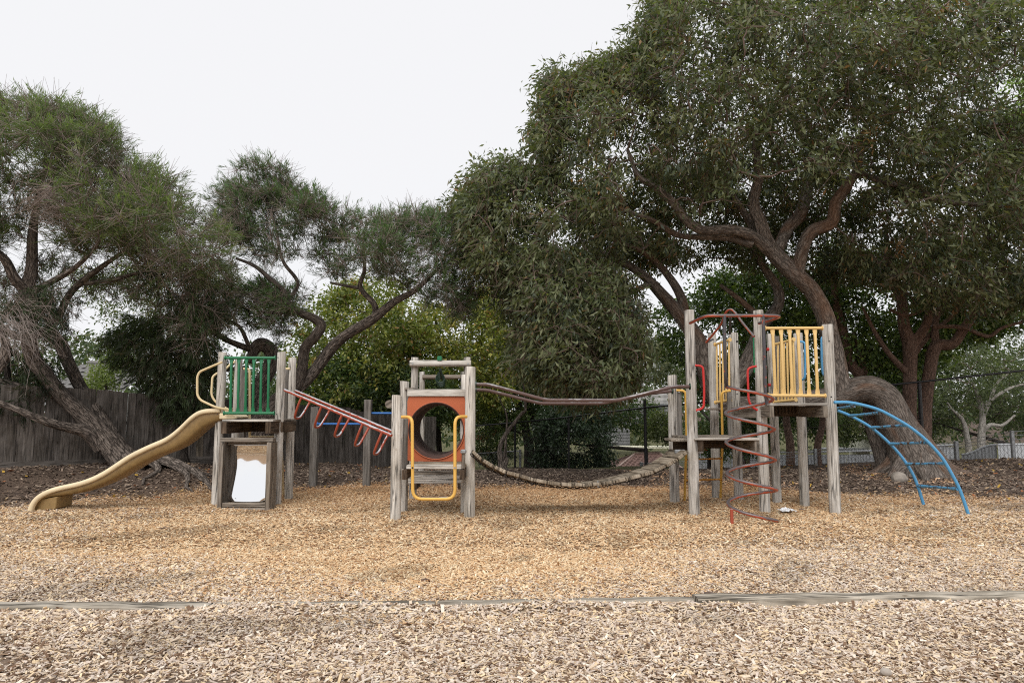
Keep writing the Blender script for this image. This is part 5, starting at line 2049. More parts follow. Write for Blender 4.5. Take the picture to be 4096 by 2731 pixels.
# ================================================================== the big arched gum on the right
Y0 = 15.6
limbs = [
    [(3680, 1915, 15.6, 135), (3674, 1890, 15.6, 122), (3662, 1846, 15.6, 98), (3638, 1792, 15.6, 82), (3608, 1738, 15.6, 70), (3581, 1684, 15.6, 64), (3560, 1630, 15.6, 60), (3530, 1582, 15.6, 58),
     (3475, 1551, 15.6, 55), (3405, 1562, 15.7, 52), (3335, 1592, 15.8, 45)],
    [(3372, 1590, 15.75, 44), (3352, 1520, 15.7, 42), (3338, 1440, 15.7, 38), (3318, 1350, 15.6, 36), (3298, 1260, 15.5, 36), (3250, 1165, 15.4, 35), (3190, 1105, 15.3, 36), (3110, 1030, 15.2, 33),
     (3060, 960, 15.1, 29), (3040, 890, 15.0, 25), (3014, 812, 15.0, 22), (3034, 710, 15.0, 19), (3027, 570, 14.9, 17), (3045, 480, 14.9, 13), (3110, 400, 15, 9)],
    [(3190, 1110, 15.3, 26), (3205, 1020, 15.1, 24), (3240, 930, 14.9, 25), (3325, 890, 14.7, 25), (3342, 812, 14.6, 23), (3390, 740, 14.5, 21), (3431, 672, 14.4, 18), (3445, 560, 14.4, 12)],
    [(3420, 690, 14.4, 15), (3500, 715, 14.3, 14), (3590, 742, 14.2, 13), (3767, 803, 14.1, 11), (4020, 826, 14.0, 8)],
    [(3110, 1000, 15.2, 24), (3150, 915, 15.5, 24), (3205, 850, 15.8, 24), (3230, 745, 16.1, 21), (3242, 620, 16.3, 18), (3190, 510, 16.4, 14), (3142, 411, 16.4, 10), (3120, 250, 16.4, 7)],
    [(3080, 1005, 15.1, 22), (3000, 940, 14.8, 21), (2908, 920, 14.6, 20), (2806, 920, 14.4, 19), (2740, 878, 14.2, 19), (2694, 812, 14.1, 18), (2619, 747, 14.0, 15), (2554, 705, 13.9, 11), (2510, 600, 13.8, 7)],
    [(3010, 978, 14.9, 16), (2908, 950, 14.9, 15), (2768, 948, 14.8, 13), (2694, 934, 14.8, 12), (2610, 882, 14.7, 11), (2480, 835, 14.6, 7)],
    [(3040, 960, 15.2, 16), (2992, 878, 15.6, 15), (2927, 775, 16, 12), (2871, 690, 16.2, 9)],
    # dark limb A rising left from behind the platform, and limb B
    [(3340, 1590, 15.8, 40), (3200, 1600, 16.0, 34), (3000, 1618, 16.3, 36), (2880, 1600, 16.5, 42), (2830, 1500, 16.6, 40), (2800, 1385, 16.6, 34), (2750, 1300, 16.6, 29), (2660, 1190, 16.5, 24),
     (2570, 1100, 16.4, 19), (2460, 1036, 16.3, 14), (2350, 990, 16.2, 9)],
    [(2742, 1290, 16.6, 22), (2720, 1180, 16.5, 18), (2640, 1065, 16.4, 14), (2554, 999, 16.2, 11), (2430, 950, 16, 7)],
    [(2600, 1135, 16.4, 12), (2520, 1170, 16.2, 10), (2440, 1215, 16.0, 7)],
    [(2880, 1590, 16.5, 34), (2965, 1500, 16.6, 32), (3010, 1400, 16.7, 28), (3050, 1300, 16.8, 25), (3110, 1225, 16.9, 23), (3108, 1150, 17, 20), (3050, 1060, 17, 16), (3000, 960, 17, 10)],
    [(3060, 1290, 16.8, 13), (2960, 1200, 17, 11), (2880, 1140, 17.1, 7)],
    [(3560, 1800, 15.9, 36), (3500, 1690, 16.1, 30), (3480, 1600, 16.2, 24), (3470, 1540, 16.1, 18)],
]
limbs[13] = [(3548, 1885, 16.3, 32), (3525, 1810, 16.3, 28), (3500, 1740, 16.3, 28), (3484, 1680, 16.3, 27), (3478, 1620, 16.2, 26), (3480, 1560, 16.0, 24)]
GUM = [(1508, -60), (1480, 50), (1465, 120), (1390, 140), (1330, 158), (1268, 172), (1242, 215), (1248, 280), (1218, 320), (1226, 378), (1150, 378), (1100, 392), (1068, 440), (1050, 500), (1062, 580),
       (1105, 640), (1150, 690), (1170, 760), (1178, 840), (1250, 880), (1330, 935), (1430, 910), (1485, 860), (1490, 790), (1462, 700), (1452, 660), (1400, 610), (1460, 590), (1560, 600), (1640, 560),
       (1760, 600), (1900, 560), (1960, 620), (2100, 700), (2250, 720), (2350, 700), (2500, 700), (2560, 300), (2560, -60)]
GH = [[(1462, 540), (1500, 500), (1600, 520), (1690, 540), (1690, 580), (1520, 560)], [(1690, 400), (1740, 380), (1750, 460), (1700, 490)],
      [(2290, 180), (2352, 150), (2352, 300), (2310, 260)], [(1850, 470), (1900, 430), (1925, 500), (1880, 520)]]
GUMC = [(0.095, 0.115, 0.06), (0.13, 0.14, 0.07), (0.19, 0.20, 0.11), (0.065, 0.085, 0.06), (0.26, 0.15, 0.07), (0.12, 0.095, 0.06)]
GUMP = (4, 3.4, 2.2, 2, 0.35, 1.2)
GWIN = [[(1435, 380), (1500, 440), (1600, 500), (1690, 510), (1715, 330), (1780, 330), (1785, 470), (1850, 440), (1880, 470), (1900, 430), (1960, 370), (2020, 390), (1960, 520), (1880, 600), (1880, 640), (1960, 860),
         (1600, 860), (1540, 720), (1380, 600), (1420, 560), (1560, 600), (1700, 600), (1640, 560), (1500, 540), (1430, 500)]]
c1 = crown_points(GUM, 2500, lambda u, v: 15.2 - 1.2 * np.clip((300 - v) / 400, -1, 1), 3.1, GH, 110, 31, 0.6, front=GWIN, ylim=15.9)
GLOW = [(1150, 590), (1250, 560), (1380, 600), (1440, 650), (1462, 720), (1486, 800), (1480, 860), (1420, 905), (1330, 925), (1250, 870), (1180, 840), (1175, 750)]
c1 = np.vstack([c1, crown_points(GLOW, 420, 14.6, 1.9, (), 60, 33, 0.9)])
GBACK = [(1300, 420), (1450, 400), (1700, 360), (1900, 380), (2000, 480), (1950, 640), (1800, 640), (1640, 600), (1500, 620), (1400, 600), (1330, 520)]
c1 = np.vstack([c1, crown_points(GBACK, 420, 17.6, 1.0, [[(1455, 640), (1500, 640), (1500, 780), (1460, 740)]], 60, 35, 0.8)])
GRIM = [(1508, -60), (1480, 50), (1465, 120), (1390, 140), (1330, 158), (1268, 172), (1242, 215), (1248, 280), (1218, 320), (1226, 378), (1150, 378), (1100, 392), (1068, 440), (1050, 500), (1062, 580),
        (1105, 640), (1170, 700), (1190, 640), (1150, 560), (1130, 480), (1180, 430), (1270, 420), (1290, 340), (1310, 240), (1400, 200), (1500, 180), (1540, 80), (1580, -60)]
c1 = np.vstack([c1, crown_points(GRIM, 380, 14.9, 1.8, (), 40, 34, 0.9)])
lv1 = leaves(c1, 70, 0.40, 0.155, 0.046, GUMC, GUMP, (6, 15.5, 5.5), 41, droop=0.55, tip_light=(0.17, 0.20, 0.095))
# denser outer rim towards the open sky
rim = [p for p in GUM[:24]]
gum = make_tree("gum_tree", "huge spreading gum tree with arched trunk looping over behind the blue ladder", (P(3675, 1880, 15.6).x, 15.6, hz(P(3675, 1880, 15.6).x, 15.6)), limbs, BARK_GUM,
                [(c1, lv1)], seed=3, sub_twigs=4, twig_r=0.015, trunk_label="massive arched trunk with orange brown patches")
# root flare and gum nuts
bp = P(3672, 1895, 15.6)
for k, a in enumerate(np.linspace(0.2, 6.0, 8)):
    d = Vector((math.cos(a), math.sin(a), 0))
    e = bp + d * random.uniform(0.75, 1.15)
    pts = [bp + Vector((0, 0, 0.35)) + d * 0.3, bp + d * 0.62 + Vector((0, 0, 0.10)), Vector((e.x, e.y, hz(e.x, e.y) - 0.05))]
    pts = [Vector(t) for t in catmull([tuple(t) for t in pts], 4)]
    MB().tube(pts, list(np.linspace(0.26, 0.05, len(pts))), 9, noise_amp=0.08).build("root", BARK_GUM, gum, smooth=True)

# ================================================================== left melaleuca
NEED = [(0.14, 0.185, 0.08), (0.10, 0.14, 0.065), (0.19, 0.23, 0.11), (0.085, 0.11, 0.06), (0.23, 0.20, 0.16)]
limbs = [
    [(560, 1895, 14.2, 72), (495, 1840, 14.2, 54), (430, 1765, 14.1, 46), (372, 1699, 14.0, 38), (320, 1645, 13.9, 34), (266, 1598, 13.8, 31), (215, 1545, 13.7, 29), (175, 1491, 13.6, 28), (130, 1430, 13.5, 28), (112, 1340, 13.4, 26),
     (120, 1240, 13.4, 26), (112, 1155, 13.4, 27), (128, 1080, 13.4, 22), (130, 940, 13.4, 18), (150, 800, 13.4, 12), (190, 650, 13.4, 7)],
    [(470, 1800, 14.15, 40), (415, 1700, 14.3, 30), (372, 1619, 14.4, 26), (330, 1560, 14.5, 24), (298, 1502, 14.5, 23), (262, 1430, 14.5, 23), (235, 1369, 14.5, 24), (180, 1330, 14.2, 20), (120, 1350, 13.9, 16)],
    [(405, 1790, 14.0, 26), (350, 1730, 13.8, 24), (287, 1712, 13.6, 20), (230, 1700, 13.4, 18), (175, 1683, 13.2, 16), (80, 1643, 13.0, 14), (-60, 1590, 12.8, 12)],
    [(215, 1590, 13.8, 15), (150, 1568, 13.7, 13), (106, 1552, 13.6, 12), (11, 1525, 13.5, 10), (-80, 1500, 13.4, 8)],
    [(-30, 1500, 13.2, 18), (15, 1440, 13.3, 18), (22, 1370, 13.3, 16), (-20, 1290, 13.3, 14), (60, 1345, 13.4, 14), (110, 1340, 13.4, 16)],
    [(112, 1165, 13.4, 22), (60, 1115, 13.2, 19), (20, 1040, 13.1, 16), (-50, 980, 13.0, 12)],
    [(130, 1170, 13.4, 15), (210, 1125, 13.2, 13), (281, 1084, 13.0, 11), (344, 1030, 12.9, 9), (420, 940, 12.8, 5)],
    [(180, 1330, 13.9, 18), (230, 1270, 13.7, 15), (287, 1165, 13.6, 14), (383, 1084, 13.5, 11), (485, 1014, 13.4, 7), (600, 930, 13.3, 4)],
    [(330, 1135, 13.6, 10), (446, 1120, 13.6, 9), (540, 1095, 13.7, 7), (612, 1082, 13.8, 5), (730, 1060, 13.9, 3)],
]
MEL = [(-160, 225), (-60, 215), (40, 222), (120, 240), (180, 252), (250, 300), (300, 372), (345, 390), (400, 398), (450, 430), (500, 478), (528, 540), (532, 600), (470, 640), (400, 650), (340, 600), (280, 580),
       (220, 600), (150, 570), (60, 550), (0, 560), (-160, 600)]
MH = [[(60, 320), (100, 330), (110, 400), (70, 390)], [(150, 590), (260, 570), (320, 620), (240, 690), (160, 680)], [(20, 560), (70, 590), (60, 700), (10, 660)], [(20, 330), (55, 350), (50, 420), (20, 430)]]
c2 = crown_points(MEL, 800, 13.4, 1.9, MH, 90, 51, 0.35)
lv2 = leaves(c2, 150, 0.42, 0.125, 0.013, NEED, (4, 3, 2, 2, 0.7), (-8, 13.4, 4.2), 52, droop=0.0, out=0.9, rand=0.5, needle=True, tip_light=(0.23, 0.32, 0.09), spray=15)
# hanging skirts of finer foliage
SK = [(85, 670), (150, 660), (165, 720), (140, 790), (100, 790), (60, 760), (0, 790), (-60, 720), (0, 690)]
c2b = crown_points(SK, 42, 13.2, 0.9, (), 60, 53)
lv2b = leaves(c2b, 150, 0.36, 0.15, 0.013, [(0.04, 0.06, 0.028), (0.055, 0.085, 0.034), (0.09, 0.08, 0.06)], (3, 3, 1), (-8, 13.4, 5.5), 54, droop=1.0, out=0.3, rand=0.5, needle=True, spray=15)
SK3 = [(200, 620), (330, 590), (540, 600), (545, 700), (500, 770), (430, 760), (360, 720), (300, 740), (230, 700)]
c2d = crown_points(SK3, 95, 14.6, 1.4, (), 60, 57, 0.5)
lv2d = leaves(c2d, 90, 0.38, 0.13, 0.013, NEED, (3, 4, 1.5, 3, 1.2), (-6, 13.4, 5.5), 58, droop=0.5, out=0.4, rand=0.5, needle=True, spray=15)
SK4 = [(-60, 600), (40, 620), (60, 560), (150, 580), (230, 640), (200, 700), (120, 660), (60, 690), (-60, 680)]
c2e = crown_points(SK4, 45, 14.3, 0.8, (), 60, 59, 0.5)
lv2e = leaves(c2e, 80, 0.36, 0.13, 0.013, NEED, (3, 4, 1.5, 3, 1.2), (-9, 13.4, 5.5), 60, droop=0.6, out=0.4, rand=0.5, needle=True, spray=15)
SK2 = [(330, 600), (440, 640), (520, 620), (520, 700), (480, 790), (430, 800), (410, 720), (340, 680)]
c2c = crown_points(SK2, 60, 13.8, 0.8, (), 60, 55)
lv2c = leaves(c2c, 120, 0.34, 0.14, 0.013, [(0.04, 0.06, 0.028), (0.055, 0.09, 0.034)], (3, 3), (-6, 13.4, 5.5), 56, droop=0.8, out=0.3, rand=0.5, needle=True, spray=15)
mel = make_tree("melaleuca_tree", "leaning rough barked tree with feathery green crown behind the slide", (P(530, 1870, 14.2).x, 14.2, hz(P(530, 1870, 14.2).x, 14.2)), limbs, BARK_MEL,
                [(c2, lv2), (c2b, lv2b), (c2c, lv2c), (c2d, lv2d), (c2e, lv2e)], seed=5, sub_twigs=14, twig_r=0.011, twig_mat=TWIGL)
# bare grey twig sprays hanging in the crown
for (u, v, y, dx, dz, n_) in ((170, 830, 12.4, 1.0, 0.25, 300), (40, 1290, 12.6, 0.9, -0.5, 260), (640, 1000, 12.9, 0.8, -0.5, 170), (330, 700, 13.0, 0.7, 0.5, 160), (720, 960, 13, .7, -.3, 120)):
    c_ = np.array(P(u, v, y))
    r = np.random.default_rng(int(u))
    A = c_ + r.normal(size=(n_, 3)) * np.array([0.28, 0.3, 0.2])
    Dr = unit(np.array([dx, -0.2, dz]) + r.normal(size=(n_, 3)) * 0.38)
    B = A + Dr * r.uniform(0.25, 0.6, (n_, 1))
    C_ = B + unit(Dr + np.array([0, 0, -0.45]) + r.normal(size=(n_, 3)) * 0.3) * r.uniform(0.15, 0.4, (n_, 1))
    link_np("bare_twigs", mel, [stick_mesh(A, B, np.full(n_, .004), np.full(n_, .003)), stick_mesh(B, C_, np.full(n_, .003), np.full(n_, .0015))], TWIGG, "stuff")
bp = P(545, 1880, 14.15)
for k, (a, L_) in enumerate(((-0.9, 1.6), (-0.5, 2.2), (-0.2, 1.9), (0.15, 1.5), (-1.4, 1.0), (-2.2, 0.8), (-0.35, 2.6), (0.6, 1.2))):
    pts = []
    for t in np.linspace(0, 1, 8):
        x_ = bp.x + 0.1 + math.cos(a + 0.25 * math.sin(5 * t)) * L_ * t
        y_ = bp.y + math.sin(a + 0.25 * math.sin(5 * t)) * L_ * t * 0.8
        pts.append(Vector((x_, y_, hz(x_, y_) + 0.32 * (1 - t) ** 3 + 0.012 + 0.02 * math.sin(9 * t))))
    MB().tube(pts, list(np.linspace(0.10, 0.018, 8)), 8, noise_amp=0.1).build("root", BARK_MEL, mel, smooth=True)

# ================================================================== middle melaleuca behind the green barred tower
limbs = [
    [(1000, 1880, 16.4, 78), (1010, 1800, 16.3, 56), (1045, 1700, 16.2, 50), (1100, 1625, 16.1, 44), (1165, 1570, 16.0, 36), (1197, 1530, 15.9, 24), (1209, 1469, 15.8, 21), (1220, 1392, 15.7, 20), (1262, 1342, 15.6, 20),
     (1285, 1300, 15.6, 19), (1255, 1272, 15.5, 17), (1209, 1254, 15.4, 14), (1160, 1222, 15.3, 13), (1135, 1165, 15.2, 11), (1098, 1132, 15.1, 10), (1021, 1066, 15.0, 8), (944, 1033, 15, 5)],
    [(1160, 1580, 16.0, 30), (1195, 1548, 16.0, 26), (1253, 1490, 16.0, 24), (1331, 1386, 15.9, 23), (1397, 1331, 15.8, 21), (1491, 1276, 15.7, 20), (1574, 1210, 15.6, 15), (1662, 1160, 15.5, 11), (1756, 1071, 15.4, 6)],
    [(1502, 1262, 15.7, 13), (1495, 1215, 15.6, 12), (1441, 1149, 15.5, 10), (1458, 1082, 15.4, 8), (1452, 1010, 15.3, 5)],
    [(1441, 1152, 15.5, 7), (1380, 1142, 15.4, 6), (1320, 1130, 15.3, 4)],
    [(1010, 1790, 16.4, 44), (1020, 1650, 16.5, 38), (1045, 1540, 16.6, 33), (1080, 1470, 16.6, 30), (1085, 1410, 16.6, 28), (1050, 1378, 16.5, 27), (1018, 1400, 16.4, 22), (1000, 1450, 16.3, 12)],
    [(1010, 1400, 16.4, 13), (930, 1370, 16.2, 11), (880, 1345, 16, 10), (820, 1310, 15.8, 7), (740, 1290, 15.6, 4)],
    [(1000, 1395, 16.3, 9), (960, 1310, 16, 7), (900, 1270, 15.8, 6), (880, 1200, 15.6, 4)],
    [(1150, 1210, 15.3, 9), (1190, 1130, 15.2, 8), (1130, 1040, 15.1, 7), (1100, 900, 15, 5), (1060, 780, 15, 3)],
    [(980, 1470, 16.2, 8), (900, 1480, 16.0, 7), (820, 1500, 15.8, 5)],
]
MM1 = [(500, 470), (515, 430), (560, 425), (600, 415), (665, 420), (720, 445), (765, 480), (750, 520), (700, 540), (690, 600), (640, 620), (590, 590), (560, 560), (510, 540)]
MM1T = [(550, 372), (610, 364), (665, 405), (640, 420), (560, 400), (500, 400), (498, 388)]
MM2 = [(760, 505), (800, 482), (850, 480), (905, 478), (960, 470), (1010, 480), (1050, 478), (1085, 520), (1095, 600), (1100, 690), (1070, 740), (1010, 690), (960, 690), (900, 640), (850, 640), (790, 640), (740, 620), (720, 580)]
MM3 = [(560, 660), (640, 640), (700, 650), (700, 720), (640, 800), (560, 760), (500, 740), (430, 760), (440, 690), (500, 660)]
MWIN = [[(640, 880), (690, 860), (720, 760), (690, 720), (630, 650), (650, 620), (700, 690), (760, 730), (740, 800), (850, 720), (960, 650), (1000, 610), (1010, 650), (860, 760), (760, 840), (700, 920)],
        [(800, 600), (850, 590), (880, 690), (840, 700)], [(420, 740), (560, 770), (560, 810), (420, 770)]]
NE2 = [(0.085, 0.135, 0.06), (0.065, 0.095, 0.05), (0.13, 0.18, 0.08), (0.18, 0.15, 0.12)]
cs, lvs = [], []
for (pl, n_, y_, hh, sd_, g_) in ((MM1, 190, 15.2, 1.2, 61, 0.6), (MM1T, 16, 15.1, 0.5, 62, 0), (MM2, 300, 15.5, 1.3, 63, 0.55), (MM3, 130, 15.8, 1.2, 64, 0.5)):
    c_ = crown_points(pl, n_, y_, hh, (), 60, sd_, g_, front=MWIN, ylim=16.2)
    cs.append((c_, leaves(c_, 135, 0.36, 0.125, 0.013, NE2, (4, 3, 2, 0.8), (-3.8, 15.5, 3.6), sd_ + 100, droop=-0.25, out=0.9, rand=0.48, needle=True, tip_light=(0.13, 0.25, 0.08), spray=15)))
make_tree("melaleuca_tree", "dark forked tree with hooked limb and flat feathery crown behind the mirror tower", (P(1020, 1850, 16.4).x, 16.4, hz(P(1020, 1850, 16.4).x, 16.4)), limbs, BARK_MEL, cs, seed=7, sub_twigs=18, twig_r=0.010, twig_mat=TWIGL)

# ================================================================== drooping cypress left of the tower
limbs = [[(735, 1858, 15.6, 26), (733, 1820, 15.6, 17), (733, 1760, 15.6, 15), (728, 1640, 15.6, 13), (735, 1500, 15.6, 11), (760, 1380, 15.6, 8), (770, 1250, 15.6, 5)]]
CY = [(250, 775), (300, 735), (380, 720), (440, 740), (480, 700), (500, 780), (500, 900), (490, 950), (430, 965), (380, 940), (330, 900), (290, 860), (235, 830)]
c_ = crown_points(CY, 260, 15.4, 1.1, (), 50, 71)
lvc = leaves(c_, 115, 0.36, 0.17, 0.016, [(0.05, 0.068, 0.036), (0.07, 0.10, 0.045), (0.11, 0.095, 0.07)], (4, 3, 1.3), (-7.2, 15.6, 3.6), 72, droop=1.0, out=0.5, rand=0.45, needle=True, spray=14)
make_tree("weeping_conifer", "dense dark drooping conifer against the paling fence right of the leaning trunk", (P(733, 1850, 15.6).x, 15.6, hz(P(733, 1850, 15.6).x, 15.6)), limbs, BARK_DARK, [(c_, lvc)], seed=8, twig_share=0.5)
CY2 = [(0, 800), (80, 790), (120, 830), (130, 900), (90, 990), (40, 1000), (-80, 990), (-80, 800)]
c_ = crown_points(CY2, 110, 13.9, 0.7, (), 50, 73)
lvc = leaves(c_, 120, 0.32, 0.15, 0.016, [(0.03, 0.042, 0.024), (0.04, 0.06, 0.028), (0.075, 0.06, 0.045)], (4, 3, 1.6), (-10, 14, 3.6), 74, droop=1.0, out=0.4, rand=0.5, needle=True, spray=12)
make_tree("weeping_conifer", "dark drooping conifer hanging over the fence at the far left edge", (-10.4, 13.9, hz(-10.4, 13.9)), [[(60, 1880, 13.9, 20), (40, 1700, 13.9, 15), (30, 1500, 13.9, 12), (20, 1350, 13.9, 8)]], BARK_DARK, [(c_, lvc)], seed=9, twig_share=0.5)


# ================================================================== broadleaf trees and shrubs behind
def bush(name, label, poly, n_, y, hh, pal, prob, per=70, L=0.12, W=0.06, R=0.42, limbs=(), seed=0, bark=None, gap=0.5, droop=0.35, tip_light=None, group=None, cat="tree", soft=70, base=None, tw=0.6, mat=None, holes=()):
    c_ = crown_points(poly, n_, y, hh, holes, soft, seed, gap)
    cen = c_.mean(0) - np.array([0, 0, 0.8])
    lv = leaves(c_, per, R, L, W, pal, prob, tuple(cen), seed + 1, droop=droop, tip_light=tip_light)
    if base is None:
        base = (float(c_[:, 0].mean()), y, hz(float(c_[:, 0].mean()), y))
    if not limbs:
        b_ = Vector(base)
        root = empty(name, b_, label, cat, group)
        link_np("crown", root, [lv], mat or LEAF, "stuff")
        mb = MB().tube([b_ - Vector((0, 0, .3)), b_ + Vector((0.05, 0, 1.0)), Vector((cen[0], y, cen[2] + .5))], [0.1, 0.08, 0.03], 8)
        mb.build("trunk", bark or BARK_DARK, root, smooth=True)
        return root
    return make_tree(name, label, base, limbs, bark or BARK_DARK, [(c_, lv)], cat=cat, group=group, seed=seed + 2, twig_share=tw, leafmat=mat)


YG = [(0.17, 0.20, 0.055), (0.27, 0.28, 0.07), (0.10, 0.145, 0.045), (0.42, 0.36, 0.10), (0.36, 0.20, 0.08)]
YP = (4, 2.6, 3, 0.9, 0.25)
DG = [(0.085, 0.13, 0.05), (0.125, 0.17, 0.055), (0.055, 0.085, 0.04), (0.19, 0.22, 0.07)]
DP = (4, 2.4, 3, 0.8)
bush("backdrop_tree", "yellowing leafy tree left of centre behind the paling fence and dark trunk", [(690, 720), (740, 690), (830, 640), (900, 640), (960, 690), (960, 960), (680, 960), (680, 880)], 430, 22.5, 2.2, YG, YP, 60, 0.15, 0.075,
     0.55, limbs=[[(1400, 1870, 22.5, 14), (1420, 1700, 22.5, 11), (1480, 1560, 22.4, 8), (1440, 1440, 22.4, 6), (1400, 1330, 22.4, 4)], [(1540, 1640, 22.4, 8), (1500, 1560, 22.3, 7), (1440, 1480, 22.2, 6), (1350, 1455, 22.1, 4)], [(1570, 1870, 22.5, 9), (1580, 1600, 22.4, 7), (1600, 1420, 22.4, 4)]],
     seed=200, tip_light=(0.22, 0.24, 0.06))
bush("backdrop_tree", "bright yellow green tree rising behind the tunnel tower", [(930, 700), (1000, 690), (1060, 720), (1120, 640), (1165, 700), (1180, 900), (1100, 960), (900, 960), (900, 760)], 420, 23.5, 2.2, YG, (4, 3.4, 2, 1.5, 0.4), 60,
     0.155, 0.078, 0.55, limbs=[[(1760, 1870, 23.5, 12), (1750, 1640, 23.5, 10), (1760, 1430, 23.5, 8), (1740, 1260, 23.4, 4)], [(1755, 1600, 23.4, 8), (1820, 1540, 23.4, 6), (1900, 1470, 23.4, 4)]], seed=210, tip_light=(0.27, 0.27, 0.06))
bush("shrub", "dark leafy shrub above the paling fence between tower and tunnel", [(680, 850), (760, 830), (880, 850), (1040, 860), (1050, 960), (900, 960), (680, 950)], 230, 21.4, 1.0, DG, DP, 60, 0.13, 0.065, 0.45, seed=220, cat="shrub", base=(-5.0, 21.4, 0))
bush("shrub", "light green shrub between leaning trunks and roof over the left fence", [(235, 830), (270, 790), (300, 830), (290, 900), (240, 900), (180, 905), (215, 870)], 60, 19.5, 0.9, [(0.17, 0.22, 0.07), (0.24, 0.28, 0.09), (0.12, 0.16, 0.05)], (3, 2, 2), 60,
     0.10, 0.04, 0.36, seed=230, cat="shrub", base=(-11.5, 19.5, 0.2), tip_light=(0.28, 0.33, 0.12), gap=0.3)
bush("backdrop_tree", "thin light leafed tree filling the gap over the left house roof", [(180, 640), (300, 600), (420, 620), (520, 600), (560, 700), (500, 800), (420, 800), (300, 780), (230, 780)], 170, 21.5, 1.6, [(0.09, 0.13, 0.045), (0.13, 0.16, 0.06), (0.3, 0.26, 0.07)], (4, 3, 0.5), 50,
     0.11, 0.045, 0.5, limbs=[[(640, 1700, 21.5, 9), (620, 1500, 21.5, 7), (600, 1330, 21.5, 5), (640, 1180, 21.4, 3)]], seed=240, gap=0.1)
bush("shrub", "brown green hedge at the base of the yellow trees beyond the fence", [(500, 880), (600, 860), (690, 900), (690, 950), (500, 950)], 60, 20, 0.8, DG, DP, 60, 0.12, 0.05, 0.4, seed=250, cat="shrub", base=(-7.5, 21, 0))
# behind the bridge
RB = [(0.09, 0.14, 0.045), (0.16, 0.19, 0.06), (0.06, 0.09, 0.04), (0.33, 0.15, 0.09)]
bush("shrub", "light green red tipped shrub right beside the tunnel tower behind the fence", [(1095, 840), (1140, 830), (1190, 880), (1200, 980), (1170, 1060), (1095, 1070)], 190, 25.0, 1.1, RB, (4, 2.4, 3, 0.5), 60, 0.11, 0.055, 0.42, seed=260, cat="shrub",
     base=(1.5, 25.0, -0.8), tip_light=(0.2, 0.24, 0.08))
bush("backdrop_tree", "dark tree with paired trunks behind the black chain link fence", [(1110, 700), (1180, 760), (1300, 860), (1450, 880), (1500, 900), (1510, 1000), (1400, 960), (1280, 1000), (1200, 930), (1130, 880)], 420, 26.5, 2.3, DG, (3, 1.6, 4, 0.4), 60, 0.16, 0.06,
     0.55, limbs=[[(2120, 1880, 26, 26), (2115, 1780, 26, 20), (2085, 1650, 26, 17), (2040, 1540, 26, 13), (2000, 1400, 26, 8)], [(2170, 1885, 26, 28), (2160, 1770, 26, 22), (2140, 1690, 26, 17), (2110, 1600, 26, 13), (2100, 1450, 26, 8)],
                  [(2175, 1780, 26, 13), (2215, 1720, 26, 11), (2260, 1650, 26, 9), (2330, 1590, 26, 6)]], seed=270)
bush("shrub", "large dark glossy shrub behind the black fence over the bridge centre", [(1240, 960), (1300, 920), (1380, 930), (1400, 960), (1415, 1010), (1400, 1070), (1330, 1080), (1240, 1080), (1220, 1010)], 330, 23.8, 1.2, [(0.05, 0.085, 0.045), (0.08, 0.12, 0.06), (0.035, 0.055, 0.03)],
     (4, 2, 3), 60, 0.14, 0.05, 0.42, seed=280, cat="shrub", base=(4.6, 23.8, -.8), mat=LEAFG)
bush("shrub", "yellow green shrub left of the tall black fence post before the brown roof", [(1480, 975), (1515, 945), (1550, 960), (1560, 1000), (1540, 1015), (1490, 1010)], 60, 25.0, 0.6, [(0.10, 0.13, 0.045), (0.15, 0.17, 0.06), (0.07, 0.09, 0.035)], (4, 2, 2), 60, 0.11, 0.045, 0.36, seed=290,
     cat="shrub", base=(7.0, 25.0, -.8), tip_light=(0.2, 0.22, 0.08))
bush("pale_gum_tree", "pale olive gum tree beyond the weatherboard house near the short log post", [(1490, 770), (1560, 790), (1570, 860), (1600, 900), (1560, 880), (1500, 890), (1470, 860), (1480, 820)], 80, 31, 1.4, [(0.15, 0.17, 0.10), (0.11, 0.13, 0.075), (0.2, 0.21, 0.13)],
     (3, 3, 2), 55, 0.17, 0.06, 0.5, seed=300, gap=0.3, base=(10.5, 31, -1.6))
bush("shrub", "dark flowering shrub with tiny red blooms behind the yellow ladder", [(1600, 880), (1660, 850), (1740, 860), (1770, 920), (1770, 1035), (1600, 1045), (1590, 960)], 260, 19.0, 0.7, DG + [(0.5, 0.05, 0.02)], (4, 2.4, 3, 0.8, 0.10), 60, 0.10, 0.045, 0.36,
     seed=310, cat="shrub", base=(5.6, 19.6, -.2))
bush("backdrop_tree", "dark tree with reddish twin trunks seen between the right tower legs", [(1740, 880), (1800, 860), (1900, 880), (1920, 960), (1880, 1000), (1800, 990), (1740, 1000)], 200, 23.5, 1.1, DG, (3, 2, 3.5, 0.6), 60, 0.13, 0.06, 0.42,
     limbs=[[(3165, 1885, 21.5, 17), (3160, 1780, 21.5, 15), (3145, 1680, 21.5, 13), (3150, 1560, 21.5, 9)], [(3275, 1885, 21.8, 15), (3270, 1780, 21.8, 13), (3290, 1680, 21.8, 11), (3270, 1560, 21.8, 8)]], seed=320, bark=BARK_RED)
